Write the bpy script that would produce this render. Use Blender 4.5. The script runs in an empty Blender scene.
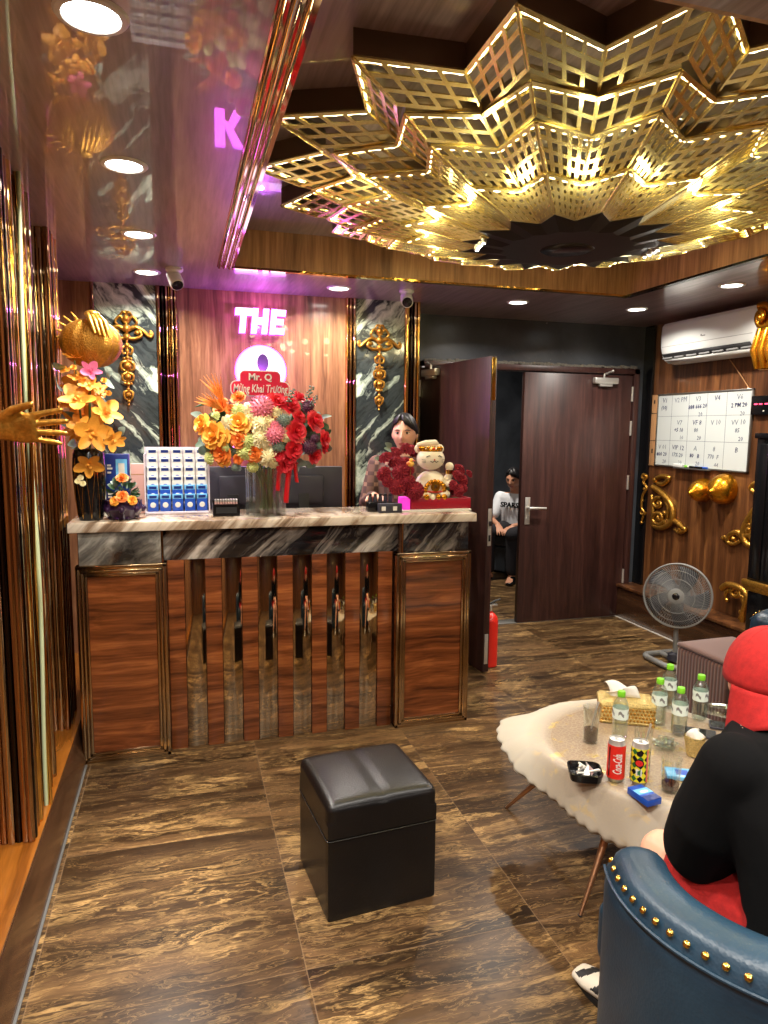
import bpy, bmesh, math, random
from mathutils import Vector, Matrix, Euler
random.seed(7)
PI = math.pi
SC = bpy.context.scene
COL = SC.collection

# ------------------------------------------------------------------ camera
YAW, PIT, ROL, FPX, CAMZ = 0.284273539, 0.120541884, -0.010654461, 692.255, 1.58
fw = Vector((math.sin(YAW)*math.cos(PIT), math.cos(YAW)*math.cos(PIT), -math.sin(PIT)))
rt0 = Vector((math.cos(YAW), -math.sin(YAW), 0))
dn0 = fw.cross(rt0)
cr, sr = math.cos(ROL), math.sin(ROL)
rt = rt0*cr + dn0*sr
dn = dn0*cr - rt0*sr
cam = bpy.data.cameras.new('camera')
camo = bpy.data.objects.new('camera', cam)
COL.objects.link(camo)
mw = Matrix.Identity(4)
for i in range(3):
    mw[i][0] = rt[i]; mw[i][1] = -dn[i]; mw[i][2] = -fw[i]
mw[2][3] = CAMZ
camo.matrix_world = mw
cam.sensor_fit = 'VERTICAL'
cam.sensor_height = 24
cam.lens = FPX*24/1024
cam.clip_start = 0.05
cam.clip_end = 60
SC.camera = camo

# ------------------------------------------------------------------ tags
def tag(o, label=None, cat=None, group=None, kind=None):
    if label: o['label'] = label
    if cat: o['category'] = cat
    if group: o['group'] = group
    if kind: o['kind'] = kind
    return o

def thing(name, label, cat, loc=(0, 0, 0), rz=0.0, group=None):
    o = bpy.data.objects.new(name, None)
    o.empty_display_size = 0.05
    COL.objects.link(o)
    o.location = loc
    o.rotation_euler = (0, 0, rz)
    return tag(o, label, cat, group)

def dup(root, loc=None, rz=None, label=None, group=None, parent=None):
    r = root.copy()
    COL.objects.link(r)
    if loc is not None: r.location = loc
    if rz is not None: r.rotation_euler = (0, 0, rz)
    if label: r['label'] = label
    if group: r['group'] = group
    if parent is not None: r.parent = parent
    for ch in list(root.children):
        dup(ch, parent=r)
    return r

# ------------------------------------------------------------------ materials
class G:
    def __init__(s, name):
        s.m = bpy.data.materials.new(name)
        s.m.use_nodes = True
        s.t = s.m.node_tree
        s.b = s.t.nodes['Principled BSDF']
    def add(s, typ, props=None, **ins):
        n = s.t.nodes.new('ShaderNode'+typ)
        for k, v in (props or {}).items(): setattr(n, k, v)
        for k, v in ins.items():
            key = int(k[1:]) if k[0] == '_' else k.replace('__', ' ')
            s.put(n.inputs[key], v)
        return n
    def put(s, sock, v):
        if hasattr(v, 'is_output'): s.t.links.new(v, sock)
        elif isinstance(v, bpy.types.Node): s.t.links.new(v.outputs[0], sock)
        elif isinstance(v, (tuple, list)) and len(v) == 3 and sock.type == 'RGBA': sock.default_value = (*v, 1)
        else: sock.default_value = v
    def p(s, **kw):
        for k, v in kw.items(): s.put(s.b.inputs[k.replace('_', ' ')], v)
        return s
    def coord(s, out='Object'):
        return s.add('TexCoord').outputs[out]
    def mapping(s, vec, scale=(1, 1, 1), rot=(0, 0, 0), loc=(0, 0, 0)):
        n = s.add('Mapping', Vector=vec)
        n.inputs['Scale'].default_value = scale
        n.inputs['Rotation'].default_value = rot
        n.inputs['Location'].default_value = loc
        return n.outputs[0]
    def noise(s, vec, scale, detail=4, rough=0.55, dist=0.0):
        n = s.add('TexNoise', Vector=vec, Scale=scale, Detail=detail, Roughness=rough, Distortion=dist)
        return n
    def ramp(s, fac, stops, interp='LINEAR'):
        n = s.add('ValToRGB', Fac=fac)
        n.color_ramp.interpolation = interp
        e = n.color_ramp.elements
        while len(e) < len(stops): e.new(0.5)
        for i, (p, c) in enumerate(stops):
            e[i].position = p
            e[i].color = (*c, 1) if len(c) == 3 else c
        return n.outputs[0]
    def math(s, op, a, b=0.0, c=0.0):
        n = s.add('Math', {'operation': op}, _0=a, _1=b, _2=c)
        return n.outputs[0]
    def mix(s, fac, a, b, mode='MIX'):
        n = s.add('Mix', {'data_type': 'RGBA', 'blend_type': mode})
        s.put(n.inputs[0], fac); s.put(n.inputs[6], a); s.put(n.inputs[7], b)
        return n.outputs[2]
    def bump(s, h, strength=0.3, dist=0.01):
        n = s.add('Bump', Height=h, Strength=strength, Distance=dist)
        s.put(s.b.inputs['Normal'], n.outputs[0])
        return s

def srgb(r, g, b):
    f = lambda c: (c/255/12.92 if c/255 <= 0.04045 else ((c/255+0.055)/1.055)**2.4)
    return (f(r), f(g), f(b))

M = {}
def plain(name, col, rough=0.5, metal=0.0, **kw):
    g = G(name)
    g.p(Base_Color=col, Roughness=rough, Metallic=metal, **kw)
    M[name] = g.m
    return g.m

def wood(name, dark, mid, light, axis, rough, fine=1.0, spec=0.5, coat=0.0, wav=0.0):
    """veneer with the grain running along one axis of the object"""
    g = G(name)
    long, cross = 0.55*fine, 9.0*fine
    sc = [cross]*3; sc['XYZ'.index(axis)] = long
    v = g.mapping(g.coord(), scale=sc)
    wob = g.noise(g.coord(), 2.2, 2).outputs['Color']
    vv = g.add('VectorMath', {'operation': 'MULTIPLY_ADD'}, _0=wob, _1=(0.6+wav,)*3, _2=v).outputs[0]
    n1 = g.noise(vv, 1.0, 6, 0.62, 0.5).outputs[0]
    n2 = g.noise(g.mapping(g.coord(), scale=[c*5 for c in sc]), 1.0, 3).outputs[0]
    col = g.ramp(n1, [(0.3, dark), (0.5, mid), (0.72, light)])
    f = g.ramp(n2, [(0.35, (0.55,)*3), (0.6, (1,)*3)])
    col = g.mix(0.6, col, f, 'MULTIPLY')
    g.p(Base_Color=col, Roughness=rough, Specular_IOR_Level=spec, Coat_Weight=coat, Coat_Roughness=0.015)
    M[name] = g.m
    return g.m

wood('wood_counter', srgb(64, 31, 15), srgb(116, 61, 30), srgb(162, 94, 48), 'X', 0.22, 2.1, coat=0.25, wav=0.7)
wood('wood_sign_wall', srgb(84, 56, 40), srgb(136, 94, 66), srgb(174, 130, 92), 'Z', 0.24, 1.8, coat=0.3)
wood('wood_right_wall', srgb(52, 30, 16), srgb(98, 60, 34), srgb(148, 98, 56), 'Z', 0.3, 1.7, coat=0.2)
wood('wood_recess', srgb(120, 86, 58), srgb(164, 122, 84), srgb(196, 152, 108), 'Z', 0.3, 1.8)
wood('wood_door', srgb(44, 24, 22), srgb(62, 36, 32), srgb(80, 50, 44), 'Z', 0.38, 1.6)
wood('wood_ceiling', srgb(122, 108, 112), srgb(148, 132, 136), srgb(168, 152, 154), 'Y', 0.3, 1.4, spec=0.4, coat=0.75)  # the haze's lilac-grey tint is put into the ceiling wood colour
wood('wood_plinth_top', srgb(100, 54, 16), srgb(150, 90, 30), srgb(182, 122, 50), 'Y', 0.2, 0.9, coat=0.3)
wood('wood_plinth', srgb(44, 26, 16), srgb(72, 46, 30), srgb(100, 68, 44), 'Y', 0.25, 0.9, coat=0.2)

# floor: glossy brown marble tile, veins running across the room
def floor_mat():
    g = G('brown_marble_tile')
    c = g.coord()
    sep = g.add('SeparateXYZ', Vector=c)
    T = 0.76
    tx = g.math('DIVIDE', g.math('SUBTRACT', sep.outputs[0], 0.316), T)
    ty = g.math('DIVIDE', g.math('SUBTRACT', sep.outputs[1], 1.84), T)
    ix, iy = g.math('FLOOR', tx), g.math('FLOOR', ty)
    cell = g.add('CombineXYZ', X=ix, Y=iy).outputs[0]
    rnd = g.add('TexWhiteNoise', {'noise_dimensions': '3D'}, Vector=cell).outputs['Color']
    off = g.add('VectorMath', {'operation': 'MULTIPLY_ADD'}, _0=rnd, _1=(3.0, 3.0, 3.0), _2=c).outputs[0]
    warp = g.noise(g.mapping(off, scale=(0.9, 3.4, 1)), 1.5, 5, 0.6).outputs['Color']
    v = g.add('VectorMath', {'operation': 'MULTIPLY_ADD'}, _0=warp, _1=(1.5, 1.5, 0), _2=g.mapping(off, scale=(0.55, 5.2, 1), rot=(0, 0, 0.05))).outputs[0]
    n1 = g.noise(v, 1.7, 8, 0.54, 0.5).outputs[0]
    base = g.ramp(n1, [(0.30, srgb(29, 19, 11)), (0.43, srgb(58, 41, 25)), (0.55, srgb(80, 59, 38)), (0.70, srgb(112, 84, 55))])
    n2 = g.noise(v, 1.25, 7, 0.62, 1.2).outputs[0]
    vein = g.math('ABSOLUTE', g.math('SUBTRACT', n2, 0.5))
    vf = g.ramp(vein, [(0.0, (1, 1, 1)), (0.012, (0.45,)*3), (0.035, (0, 0, 0))])
    brk = g.ramp(g.noise(off, 3.0, 3).outputs[0], [(0.42, (0, 0, 0)), (0.62, (1, 1, 1))])
    col = g.mix(g.math('MULTIPLY', g.math('MULTIPLY', vf, brk), 0.85), base, srgb(198, 160, 104))
    n3 = g.noise(v, 3.1, 6, 0.6, 1.0).outputs[0]
    n4 = g.noise(g.mapping(v, scale=(1.1, 1.5, 1), loc=(4, 7, 0)), 2.1, 7, 0.6, 1.6).outputs[0]
    v2 = g.ramp(g.math('ABSOLUTE', g.math('SUBTRACT', n4, 0.52)), [(0.0, (1, 1, 1)), (0.008, (0.5,)*3), (0.022, (0, 0, 0))])
    col = g.mix(g.math('MULTIPLY', v2, 0.38), col, srgb(178, 142, 92))
    dv = g.ramp(g.math('ABSOLUTE', g.math('SUBTRACT', n3, 0.47)), [(0.0, (1, 1, 1)), (0.03, (0, 0, 0))])
    col = g.mix(g.math('MULTIPLY', dv, 0.6), col, srgb(30, 20, 13))
    fx = g.math('ABSOLUTE', g.math('SUBTRACT', g.math('FRACT', tx), 0.5))
    fy = g.math('ABSOLUTE', g.math('SUBTRACT', g.math('FRACT', ty), 0.5))
    gr = g.math('GREATER_THAN', g.math('MAXIMUM', fx, fy), 0.4978)
    col = g.mix(g.math('MULTIPLY', gr, 0.4), col, srgb(140, 114, 86))
    g.p(Base_Color=col, Roughness=g.math('ADD', 0.30, g.math('MULTIPLY', gr, 0.3)), Specular_IOR_Level=0.22)
    M['floor'] = g.m
floor_mat()

def marble(name, centre, stops, rot, scale, rough=0.12, plane='XZ', warp=0.8):
    """book-matched slab: veins mirrored about x = centre"""
    g = G(name)
    s = g.add('SeparateXYZ', Vector=g.coord())
    u = g.math('ABSOLUTE', g.math('SUBTRACT', s.outputs[0], centre))
    v = g.add('CombineXYZ', X=u, Y=s.outputs[1], Z=s.outputs[2]).outputs[0]
    m = g.mapping(g.mapping(v, rot=(0, rot, 0)), scale=scale)
    w = g.noise(v, 2.4, 4).outputs['Color']
    mm = g.add('VectorMath', {'operation': 'MULTIPLY_ADD'}, _0=w, _1=(warp,)*3, _2=m).outputs[0]
    n = g.noise(mm, 1.0, 9, 0.66, 0.7).outputs[0]
    g.p(Base_Color=g.ramp(n, stops), Roughness=rough, Coat_Weight=0.3)
    M[name] = g.m
marble('marble_panel', 0.5, [(0.36, srgb(16, 18, 20)), (0.46, srgb(58, 64, 64)), (0.52, srgb(44, 50, 52)), (0.57, srgb(176, 190, 172)), (0.64, srgb(232, 240, 222)), (0.72, srgb(120, 130, 122))], 0.85, (1.0, 1, 5.5))
marble('marble_frieze', 1.12, [(0.38, srgb(16, 14, 14)), (0.50, srgb(38, 34, 34)), (0.58, srgb(120, 112, 104)), (0.66, srgb(196, 188, 176)), (0.74, srgb(60, 56, 54))], -0.8, (1.2, 1, 7))
marble('marble_frieze_light', 0.0, [(0.34, srgb(30, 30, 30)), (0.46, srgb(92, 88, 82)), (0.56, srgb(150, 146, 136)), (0.68, srgb(200, 194, 182))], -0.6, (1.5, 1, 5))
marble('marble_top', -9.0, [(0.34, srgb(92, 70, 54)), (0.44, srgb(150, 128, 106)), (0.54, srgb(206, 192, 172)), (0.70, srgb(226, 214, 196))], -0.75, (11, 3, 1.6), 0.15, warp=0.5)

# metals
plain('gold_mirror', srgb(232, 192, 110), 0.07, 1.0)
plain('gold_dark_mirror', srgb(168, 134, 98), 0.08, 1.0)
plain('bronze_mirror', srgb(188, 168, 138), 0.05, 1.0)
plain('bronze_frame', srgb(182, 154, 116), 0.17, 1.0)
plain('black_mirror', srgb(54, 48, 44), 0.06, 1.0)
plain('dark_mirror', srgb(112, 98, 86), 0.28, 0.7)
plain('steel', srgb(208, 206, 200), 0.3, 0.7)
plain('brass', srgb(220, 180, 90), 0.18, 1.0)
plain('gold_paint', srgb(206, 140, 34), 0.26, 0.9)
def leaf_gold(name, c, bs, br, rough):
    g = G(name)
    n = g.noise(g.coord(), bs, 4, 0.6).outputs[0]
    g.p(Base_Color=g.ramp(n, [(0.3, tuple(x*0.55 for x in c)), (0.6, c)]), Metallic=0.85, Roughness=rough)
    g.bump(n, br, 0.006)
    M[name] = g.m
leaf_gold('gold_carved', srgb(204, 150, 62), 70, 0.5, 0.32)
leaf_gold('gold_rough', srgb(196, 140, 56), 130, 0.9, 0.4)
leaf_gold('gold_hammered', srgb(226, 200, 130), 210, 1.0, 0.35)
g = G('gold_lattice')
n = g.noise(g.coord(), 9, 3).outputs[0]
g.p(Base_Color=g.ramp(n, [(0.35, srgb(228, 208, 136)), (0.65, srgb(248, 238, 182))]), Metallic=0.8, Roughness=0.24)
M['gold_lattice'] = g.m

# paints, plastics, cloth
def dark_paint():
    g = G('dark_wall_paint')
    n = g.noise(g.coord(), 1.6, 6, 0.6, 0.6).outputs[0]
    s = g.noise(g.coord(), 40, 4, 0.7).outputs[0]
    col = g.ramp(n, [(0.35, srgb(44, 47, 52)), (0.65, srgb(72, 76, 82))])
    col = g.mix(g.ramp(s, [(0.70, (0, 0, 0)), (0.74, (1, 1, 1))]), col, srgb(130, 130, 128))
    g.p(Base_Color=col, Roughness=0.28)
    M['dark_paint'] = g.m
dark_paint()
plain('black_gloss', srgb(16, 16, 18), 0.18)
plain('black_matte', srgb(18, 18, 20), 0.6)
plain('dark_grey_plastic', srgb(46, 46, 56), 0.45)
plain('white_plastic', srgb(206, 208, 204), 0.35)
plain('grey_plastic', srgb(120, 120, 118), 0.45)
plain('whiteboard', srgb(196, 202, 200), 0.25)
plain('aluminium', srgb(150, 148, 142), 0.35, 0.9)
plain('ink_blue', srgb(20, 26, 80), 0.6)
plain('ink_grey', srgb(92, 100, 116), 0.6)
plain('cardboard', srgb(176, 130, 86), 0.8)
plain('red_plastic', srgb(206, 40, 30), 0.3)
plain('red_box', srgb(150, 16, 36), 0.35)
plain('pink_acrylic', srgb(246, 60, 200), 0.4, Emission_Color=(1, 0.05, 0.75), Emission_Strength=0.35)
plain('pale_pink', srgb(196, 150, 140), 0.6)
plain('deep_blue', srgb(24, 44, 110), 0.3)
plain('blue_print', srgb(30, 76, 170), 0.3)
plain('sky_print', srgb(110, 180, 226), 0.3)
plain('white_paper', srgb(214, 210, 200), 0.6)
plain('clear_acrylic', (0.95, 0.97, 0.98), 0.05, Transmission_Weight=0.0)
plain('lavender_frame', srgb(205, 195, 205), 0.3)
plain('ribbon_red', srgb(196, 16, 28), 0.3)
plain('cream_ceramic', srgb(238, 226, 202), 0.2)
plain('green_cap', srgb(120, 200, 40), 0.35)
plain('cola', srgb(46, 14, 6), 0.1)
plain('carpet_brown', srgb(92, 66, 58), 0.95, Sheen_Weight=0.3)
plain('skin', srgb(222, 170, 142), 0.5, Subsurface_Weight=0.08)
plain('skin_tan', srgb(196, 140, 110), 0.5)
plain('lips', srgb(176, 92, 88), 0.45)
plain('hair_black', srgb(20, 18, 20), 0.45)
plain('eye_white', srgb(226, 220, 214), 0.25)
plain('eye_dark', srgb(24, 16, 14), 0.2)
plain('black_cloth', srgb(9, 9, 10), 0.95, Specular_IOR_Level=0.15)
plain('trouser_dark', srgb(26, 24, 30), 0.9)
plain('white_cloth', srgb(226, 228, 232), 0.85)
plain('stem_green', srgb(60, 92, 46), 0.6)
plain('leaf_green', srgb(52, 82, 52), 0.55)
plain('leaf_grey', srgb(112, 128, 116), 0.6)
plain('shoe_white', srgb(200, 192, 176), 0.6)

def glass(name, tint=(1, 1, 1), rough=0.0, ior=1.45):
    g = G(name)
    g.p(Base_Color=tint, Roughness=rough, Transmission_Weight=1.0, IOR=ior)
    M[name] = g.m
def clear(name, tint, lo, hi, rough=0.03):
    # thin clear wall: seen straight on it lets light through, at the rim it mirrors
    g = G(name)
    lw = g.add('LayerWeight', Blend=0.35).outputs['Facing']
    f = g.add('MapRange', Value=lw, _3=lo, _4=hi).outputs[0]
    tr = g.add('BsdfTransparent', Color=tint)
    gl = g.add('BsdfGlossy', Color=(0.95, 0.97, 0.97), Roughness=rough)
    mx = g.add('MixShader', _0=f, _1=tr, _2=gl)
    out = g.t.nodes['Material Output']
    g.t.links.new(mx.outputs[0], out.inputs['Surface'])
    M[name] = g.m
clear('glass', (0.95, 0.97, 0.96), 0.04, 0.42)
clear('vase_glass', (0.92, 0.95, 0.95), 0.12, 0.90, 0.05)
clear('bottle_plastic', (0.90, 0.94, 0.92), 0.10, 0.70, 0.08)
clear('water', (0.90, 0.95, 0.94), 0.03, 0.35)

def leather(name, c1, c2, rough, scale=160, bump=0.12):
    g = G(name)
    n = g.noise(g.coord(), 5, 4).outputs[0]
    v = g.add('TexVoronoi', Vector=g.coord(), Scale=scale).outputs[0]
    g.p(Base_Color=g.ramp(n, [(0.3, c1), (0.7, c2)]), Roughness=rough)
    h = g.math('ADD', g.math('MULTIPLY', v, 0.5), g.math('MULTIPLY', n, 2.0))
    g.bump(h, bump, 0.006)
    M[name] = g.m
leather('black_leather', srgb(8, 7, 7), srgb(15, 13, 14), 0.36)
leather('blue_leather', srgb(20, 40, 56), srgb(34, 60, 78), 0.36)

def fabric(name, c1, c2, scale, rough=0.9, bump=0.2, sheen=0.0):
    g = G(name)
    n = g.noise(g.coord(), scale, 5, 0.7).outputs[0]
    g.p(Base_Color=g.ramp(n, [(0.35, c1), (0.65, c2)]), Roughness=rough, Sheen_Weight=sheen)
    g.bump(n, bump, 0.004)
    M[name] = g.m
fabric('red_fabric', srgb(146, 13, 12), srgb(172, 22, 19), 60)
fabric('carnation_red', srgb(96, 8, 24), srgb(150, 18, 40), 90)

def corduroy():
    g = G('brown_velvet')
    c = g.coord()
    w = g.add('TexWave', {'bands_direction': 'Y'}, Vector=c, Scale=14.0, Distortion=0.3).outputs[0]
    g.p(Base_Color=g.ramp(w, [(0.0, srgb(66, 40, 34)), (1.0, srgb(98, 64, 54))]), Roughness=0.85, Sheen_Weight=0.4)
    g.bump(w, 0.4, 0.006)
    M['brown_velvet'] = g.m
corduroy()

def plaid():
    g = G('brown_check_cloth')
    c = g.coord()
    wx = g.add('TexWave', {'bands_direction': 'X'}, Vector=c, Scale=4.5).outputs[0]
    wz = g.add('TexWave', {'bands_direction': 'Z'}, Vector=c, Scale=4.5).outputs[0]
    s = g.math('ADD', g.math('GREATER_THAN', wx, 0.72), g.math('GREATER_THAN', wz, 0.72))
    g.p(Base_Color=g.ramp(g.math('MULTIPLY', s, 0.5), [(0.0, srgb(104, 76, 64)), (0.5, srgb(78, 56, 50)), (1.0, srgb(136, 104, 86))]), Roughness=0.85)
    M['plaid'] = g.m
plaid()

def lace():
    g = G('lace_cloth')
    c = g.coord()
    s = g.add('SeparateXYZ', Vector=c)
    n = g.noise(c, 14, 4, 0.6, 0.4).outputs[0]
    v = g.add('TexVoronoi', {'feature': 'DISTANCE_TO_EDGE'}, Vector=c, Scale=60.0).outputs[0]
    net = g.ramp(v, [(0.02, (1, 1, 1)), (0.10, (0, 0, 0))])
    r = g.add('VectorMath', {'operation': 'LENGTH'}, _0=g.add('CombineXYZ', X=s.outputs[0], Y=s.outputs[1]).outputs[0]).outputs['Value']
    core = g.ramp(r, [(0.36, (1, 1, 1)), (0.46, (0, 0, 0))])
    base = g.mix(g.math('MULTIPLY', core, 0.75), srgb(178, 171, 155), srgb(128, 100, 74))
    col = g.mix(g.math('MULTIPLY', g.math('MULTIPLY', net, core), 0.45), base, srgb(176, 164, 134))
    spark = g.ramp(n, [(0.58, (0, 0, 0)), (0.66, (1, 1, 1))])
    col = g.mix(g.math('MULTIPLY', spark, g.math('MULTIPLY', core, 0.8)), col, srgb(232, 200, 120))
    g.p(Base_Color=col, Roughness=g.math('SUBTRACT', 0.75, g.math('MULTIPLY', core, 0.5)), Metallic=g.math('MULTIPLY', g.math('MULTIPLY', spark, core), 0.7))
    g.bump(g.noise(c, 120, 3).outputs[0], 0.15, 0.002)
    M['lace'] = g.m
lace()

def petal(name, inner, outer):
    g = G(name)
    n = g.noise(g.coord(), 45, 3).outputs[0]
    g.p(Base_Color=g.ramp(n, [(0.35, inner), (0.62, outer)]), Roughness=0.55, Subsurface_Weight=0.0)
    M[name] = g.m
petal('petal_orange', srgb(222, 104, 40), srgb(246, 150, 60))
petal('petal_yellow', srgb(244, 160, 40), srgb(252, 200, 90))
petal('petal_gold', srgb(226, 140, 36), srgb(246, 182, 70))
petal('petal_cream', srgb(232, 216, 150), srgb(246, 238, 200))
petal('petal_green', srgb(186, 200, 110), srgb(222, 226, 150))
petal('petal_red', srgb(196, 22, 44), srgb(238, 56, 70))
petal('petal_pink', srgb(206, 96, 122), srgb(236, 140, 160))
petal('petal_magenta', srgb(226, 70, 130), srgb(246, 130, 170))
petal('petal_maroon', srgb(104, 12, 34), srgb(160, 30, 54))
petal('petal_purple', srgb(60, 24, 48), srgb(96, 40, 72))
petal('petal_beak', srgb(220, 120, 40), srgb(246, 166, 80))

def emit(name, col, st):
    g = G(name)
    g.p(Base_Color=(0, 0, 0), Emission_Color=col, Emission_Strength=st)
    M[name] = g.m
emit('lamp_white', (1.0, 0.95, 0.86), 14.0)
emit('neon_white', (1.0, 0.72, 1.0), 2.2)
emit('neon_purple', (0.62, 0.10, 1.0), 6.0)
emit('neon_magenta', (1.0, 0.12, 0.95), 9.0)
emit('led_warm', (1.0, 0.86, 0.50), 15.0)
emit('digit_red', (1.0, 0.05, 0.12), 4.0)
plain('hub_dark', srgb(40, 38, 36), 0.35, 0.6)
emit('monitor_glow', (0.5, 0.35, 1.0), 0.02)

# ------------------------------------------------------------------ mesh helpers
def fr(axis):
    """rotation taking +Z to axis"""
    return Vector((0, 0, 1)).rotation_difference(Vector(axis).normalized()).to_matrix().to_4x4()
def T(x, y=None, z=None):
    return Matrix.Translation(Vector(x) if y is None else Vector((x, y, z)))
def RX(a): return Matrix.Rotation(a, 4, 'X')
def RY(a): return Matrix.Rotation(a, 4, 'Y')
def RZ(a): return Matrix.Rotation(a, 4, 'Z')
def S3(x, y, z): return Matrix.Diagonal((x, y, z, 1))

class MB:
    def __init__(s): s.v = []; s.f = []; s.mi = []; s.flat = set()
    def add(s, vs, fs, mi=0, M_=None):
        o = len(s.v)
        for p in vs:
            p = Vector(p)
            s.v.append(M_ @ p if M_ is not None else p)
        for f in fs:
            s.f.append([i+o for i in f]); s.mi.append(mi)
        return s
    def bm(s, bm, mi=0, M_=None):
        bm.verts.index_update()
        s.add([v.co.copy() for v in bm.verts], [[v.index for v in f.verts] for f in bm.faces], mi, M_)
        bm.free()
        return s
    def box(s, c, d, bevel=0.0, seg=2, mi=0, M_=None):
        bm = bmesh.new()
        bmesh.ops.create_cube(bm, size=1)
        for v in bm.verts: v.co = Vector((v.co.x*d[0], v.co.y*d[1], v.co.z*d[2])) + Vector(c)
        if bevel > 0:
            bmesh.ops.bevel(bm, geom=list(bm.edges), offset=bevel, segments=seg, profile=0.5, affect='EDGES')
        big = sorted(range(len(bm.faces)), key=lambda i, fs=list(bm.faces): -fs[i].calc_area())[:6]
        s.flat.update(len(s.f)+i for i in big)
        return s.bm(bm, mi, M_)
    def bx(s, x0, x1, y0, y1, z0, z1, bevel=0.0, seg=2, mi=0, M_=None):
        return s.box(((x0+x1)/2, (y0+y1)/2, (z0+z1)/2), (abs(x1-x0), abs(y1-y0), abs(z1-z0)), bevel, seg, mi, M_)
    def tube(s, pts, r, n=8, closed=False, mi=0, M_=None, flat=1.0, cap=True):
        pts = [Vector(p) for p in pts]
        k = len(pts)
        if not hasattr(r, '__len__'): r = [r]*k
        tan = []
        for i in range(k):
            a = pts[(i-1) % k] if (closed or i > 0) else pts[0]
            b = pts[(i+1) % k] if (closed or i < k-1) else pts[-1]
            t = (b-a)
            tan.append(t.normalized() if t.length > 1e-9 else Vector((0, 0, 1)))
        up = Vector((0, 0, 1)) if abs(tan[0].z) < 0.9 else Vector((1, 0, 0))
        nrm = (up - tan[0]*up.dot(tan[0])).normalized()
        vs = []
        for i in range(k):
            nrm = (nrm - tan[i]*nrm.dot(tan[i]))
            nrm = nrm.normalized() if nrm.length > 1e-6 else tan[i].orthogonal().normalized()
            bn = tan[i].cross(nrm)
            for j in range(n):
                a = 2*PI*j/n
                vs.append(pts[i] + (nrm*math.cos(a)*flat + bn*math.sin(a))*r[i])
        fs = []
        for i in range(k if closed else k-1):
            for j in range(n):
                a, b = i*n+j, i*n+(j+1) % n
                c, d = ((i+1) % k)*n+(j+1) % n, ((i+1) % k)*n+j
                fs.append((a, b, c, d))
        if not closed and cap:
            fs.append(tuple(reversed(range(n)))); fs.append(tuple(range((k-1)*n, k*n)))
        return s.add(vs, fs, mi, M_)
    def cyl(s, a, b, r0, r1=None, n=16, mi=0, M_=None):
        return s.tube([a, b], [r0, r0 if r1 is None else r1], n, mi=mi, M_=M_)
    def lathe(s, prof, n=24, mi=0, M_=None, close=False):
        """prof: list of (r, z) bottom to top"""
        vs = []; fs = []
        k = len(prof)
        for (r, z) in prof:
            for j in range(n):
                a = 2*PI*j/n
                vs.append((r*math.cos(a), r*math.sin(a), z))
        for i in range(k-1):
            for j in range(n):
                fs.append((i*n+j, i*n+(j+1) % n, (i+1)*n+(j+1) % n, (i+1)*n+j))
        if close:
            for j in range(n): fs.append(((k-1)*n+j, (k-1)*n+(j+1) % n, (j+1) % n, j))
        else:
            if prof[0][0] > 1e-6: fs.append(tuple(reversed(range(n))))
            if prof[-1][0] > 1e-6: fs.append(tuple(range((k-1)*n, k*n)))
        return s.add(vs, fs, mi, M_)
    def ball(s, c, r, nu=16, nv=10, mi=0, M_=None):
        if not hasattr(r, '__len__'): r = (r, r, r)
        vs = [(c[0], c[1], c[2]-r[2])]
        for i in range(1, nv):
            t = -PI/2 + PI*i/nv
            for j in range(nu):
                a = 2*PI*j/nu
                vs.append((c[0]+r[0]*math.cos(t)*math.cos(a), c[1]+r[1]*math.cos(t)*math.sin(a), c[2]+r[2]*math.sin(t)))
        vs.append((c[0], c[1], c[2]+r[2]))
        fs = []
        for j in range(nu): fs.append((0, 1+(j+1) % nu, 1+j))
        for i in range(nv-2):
            for j in range(nu):
                a = 1+i*nu
                fs.append((a+j, a+(j+1) % nu, a+nu+(j+1) % nu, a+nu+j))
        a = 1+(nv-2)*nu
        for j in range(nu): fs.append((a+j, a+(j+1) % nu, len(vs)-1))
        return s.add(vs, fs, mi, M_)
    def prism(s, poly, z0, z1, mi=0, M_=None):
        n = len(poly)
        vs = [(x, y, z0) for x, y in poly] + [(x, y, z1) for x, y in poly]
        fs = [tuple(reversed(range(n))), tuple(range(n, 2*n))]
        for i in range(n): fs.append((i, (i+1) % n, n+(i+1) % n, n+i))
        return s.add(vs, fs, mi, M_)
    def grid(s, fn, nu, nv, mi=0, M_=None, cu=False, cv=False):
        vs = [fn(i/(nu if cu else nu-1), j/(nv if cv else nv-1)) for i in range(nu) for j in range(nv)]
        fs = []
        for i in range(nu if cu else nu-1):
            for j in range(nv if cv else nv-1):
                fs.append((i*nv+j, ((i+1) % nu)*nv+j, ((i+1) % nu)*nv+(j+1) % nv, i*nv+(j+1) % nv))
        return s.add(vs, fs, mi, M_)
    def mesh(s, name, mats, sharp=38):
        me = bpy.data.meshes.new(name)
        me.from_pydata([tuple(v) for v in s.v], [], s.f)
        if not isinstance(mats, (list, tuple)): mats = [mats]
        for m in mats: me.materials.append(M[m] if isinstance(m, str) else m)
        me.polygons.foreach_set('material_index', s.mi)
        bm = bmesh.new(); bm.from_mesh(me)
        bmesh.ops.recalc_face_normals(bm, faces=bm.faces)
        bm.to_mesh(me); bm.free()
        me.polygons.foreach_set('use_smooth', [i not in s.flat for i in range(len(me.polygons))])
        if sharp: me.set_sharp_from_angle(angle=math.radians(sharp))
        return me
    def build(s, name, mats, parent=None, loc=None, sharp=38, label=None):
        o = bpy.data.objects.new(name, s.mesh(name, mats, sharp))
        COL.objects.link(o)
        if parent is not None: o.parent = parent
        if loc is not None: o.location = loc
        if label: o['label'] = label
        return o

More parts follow.
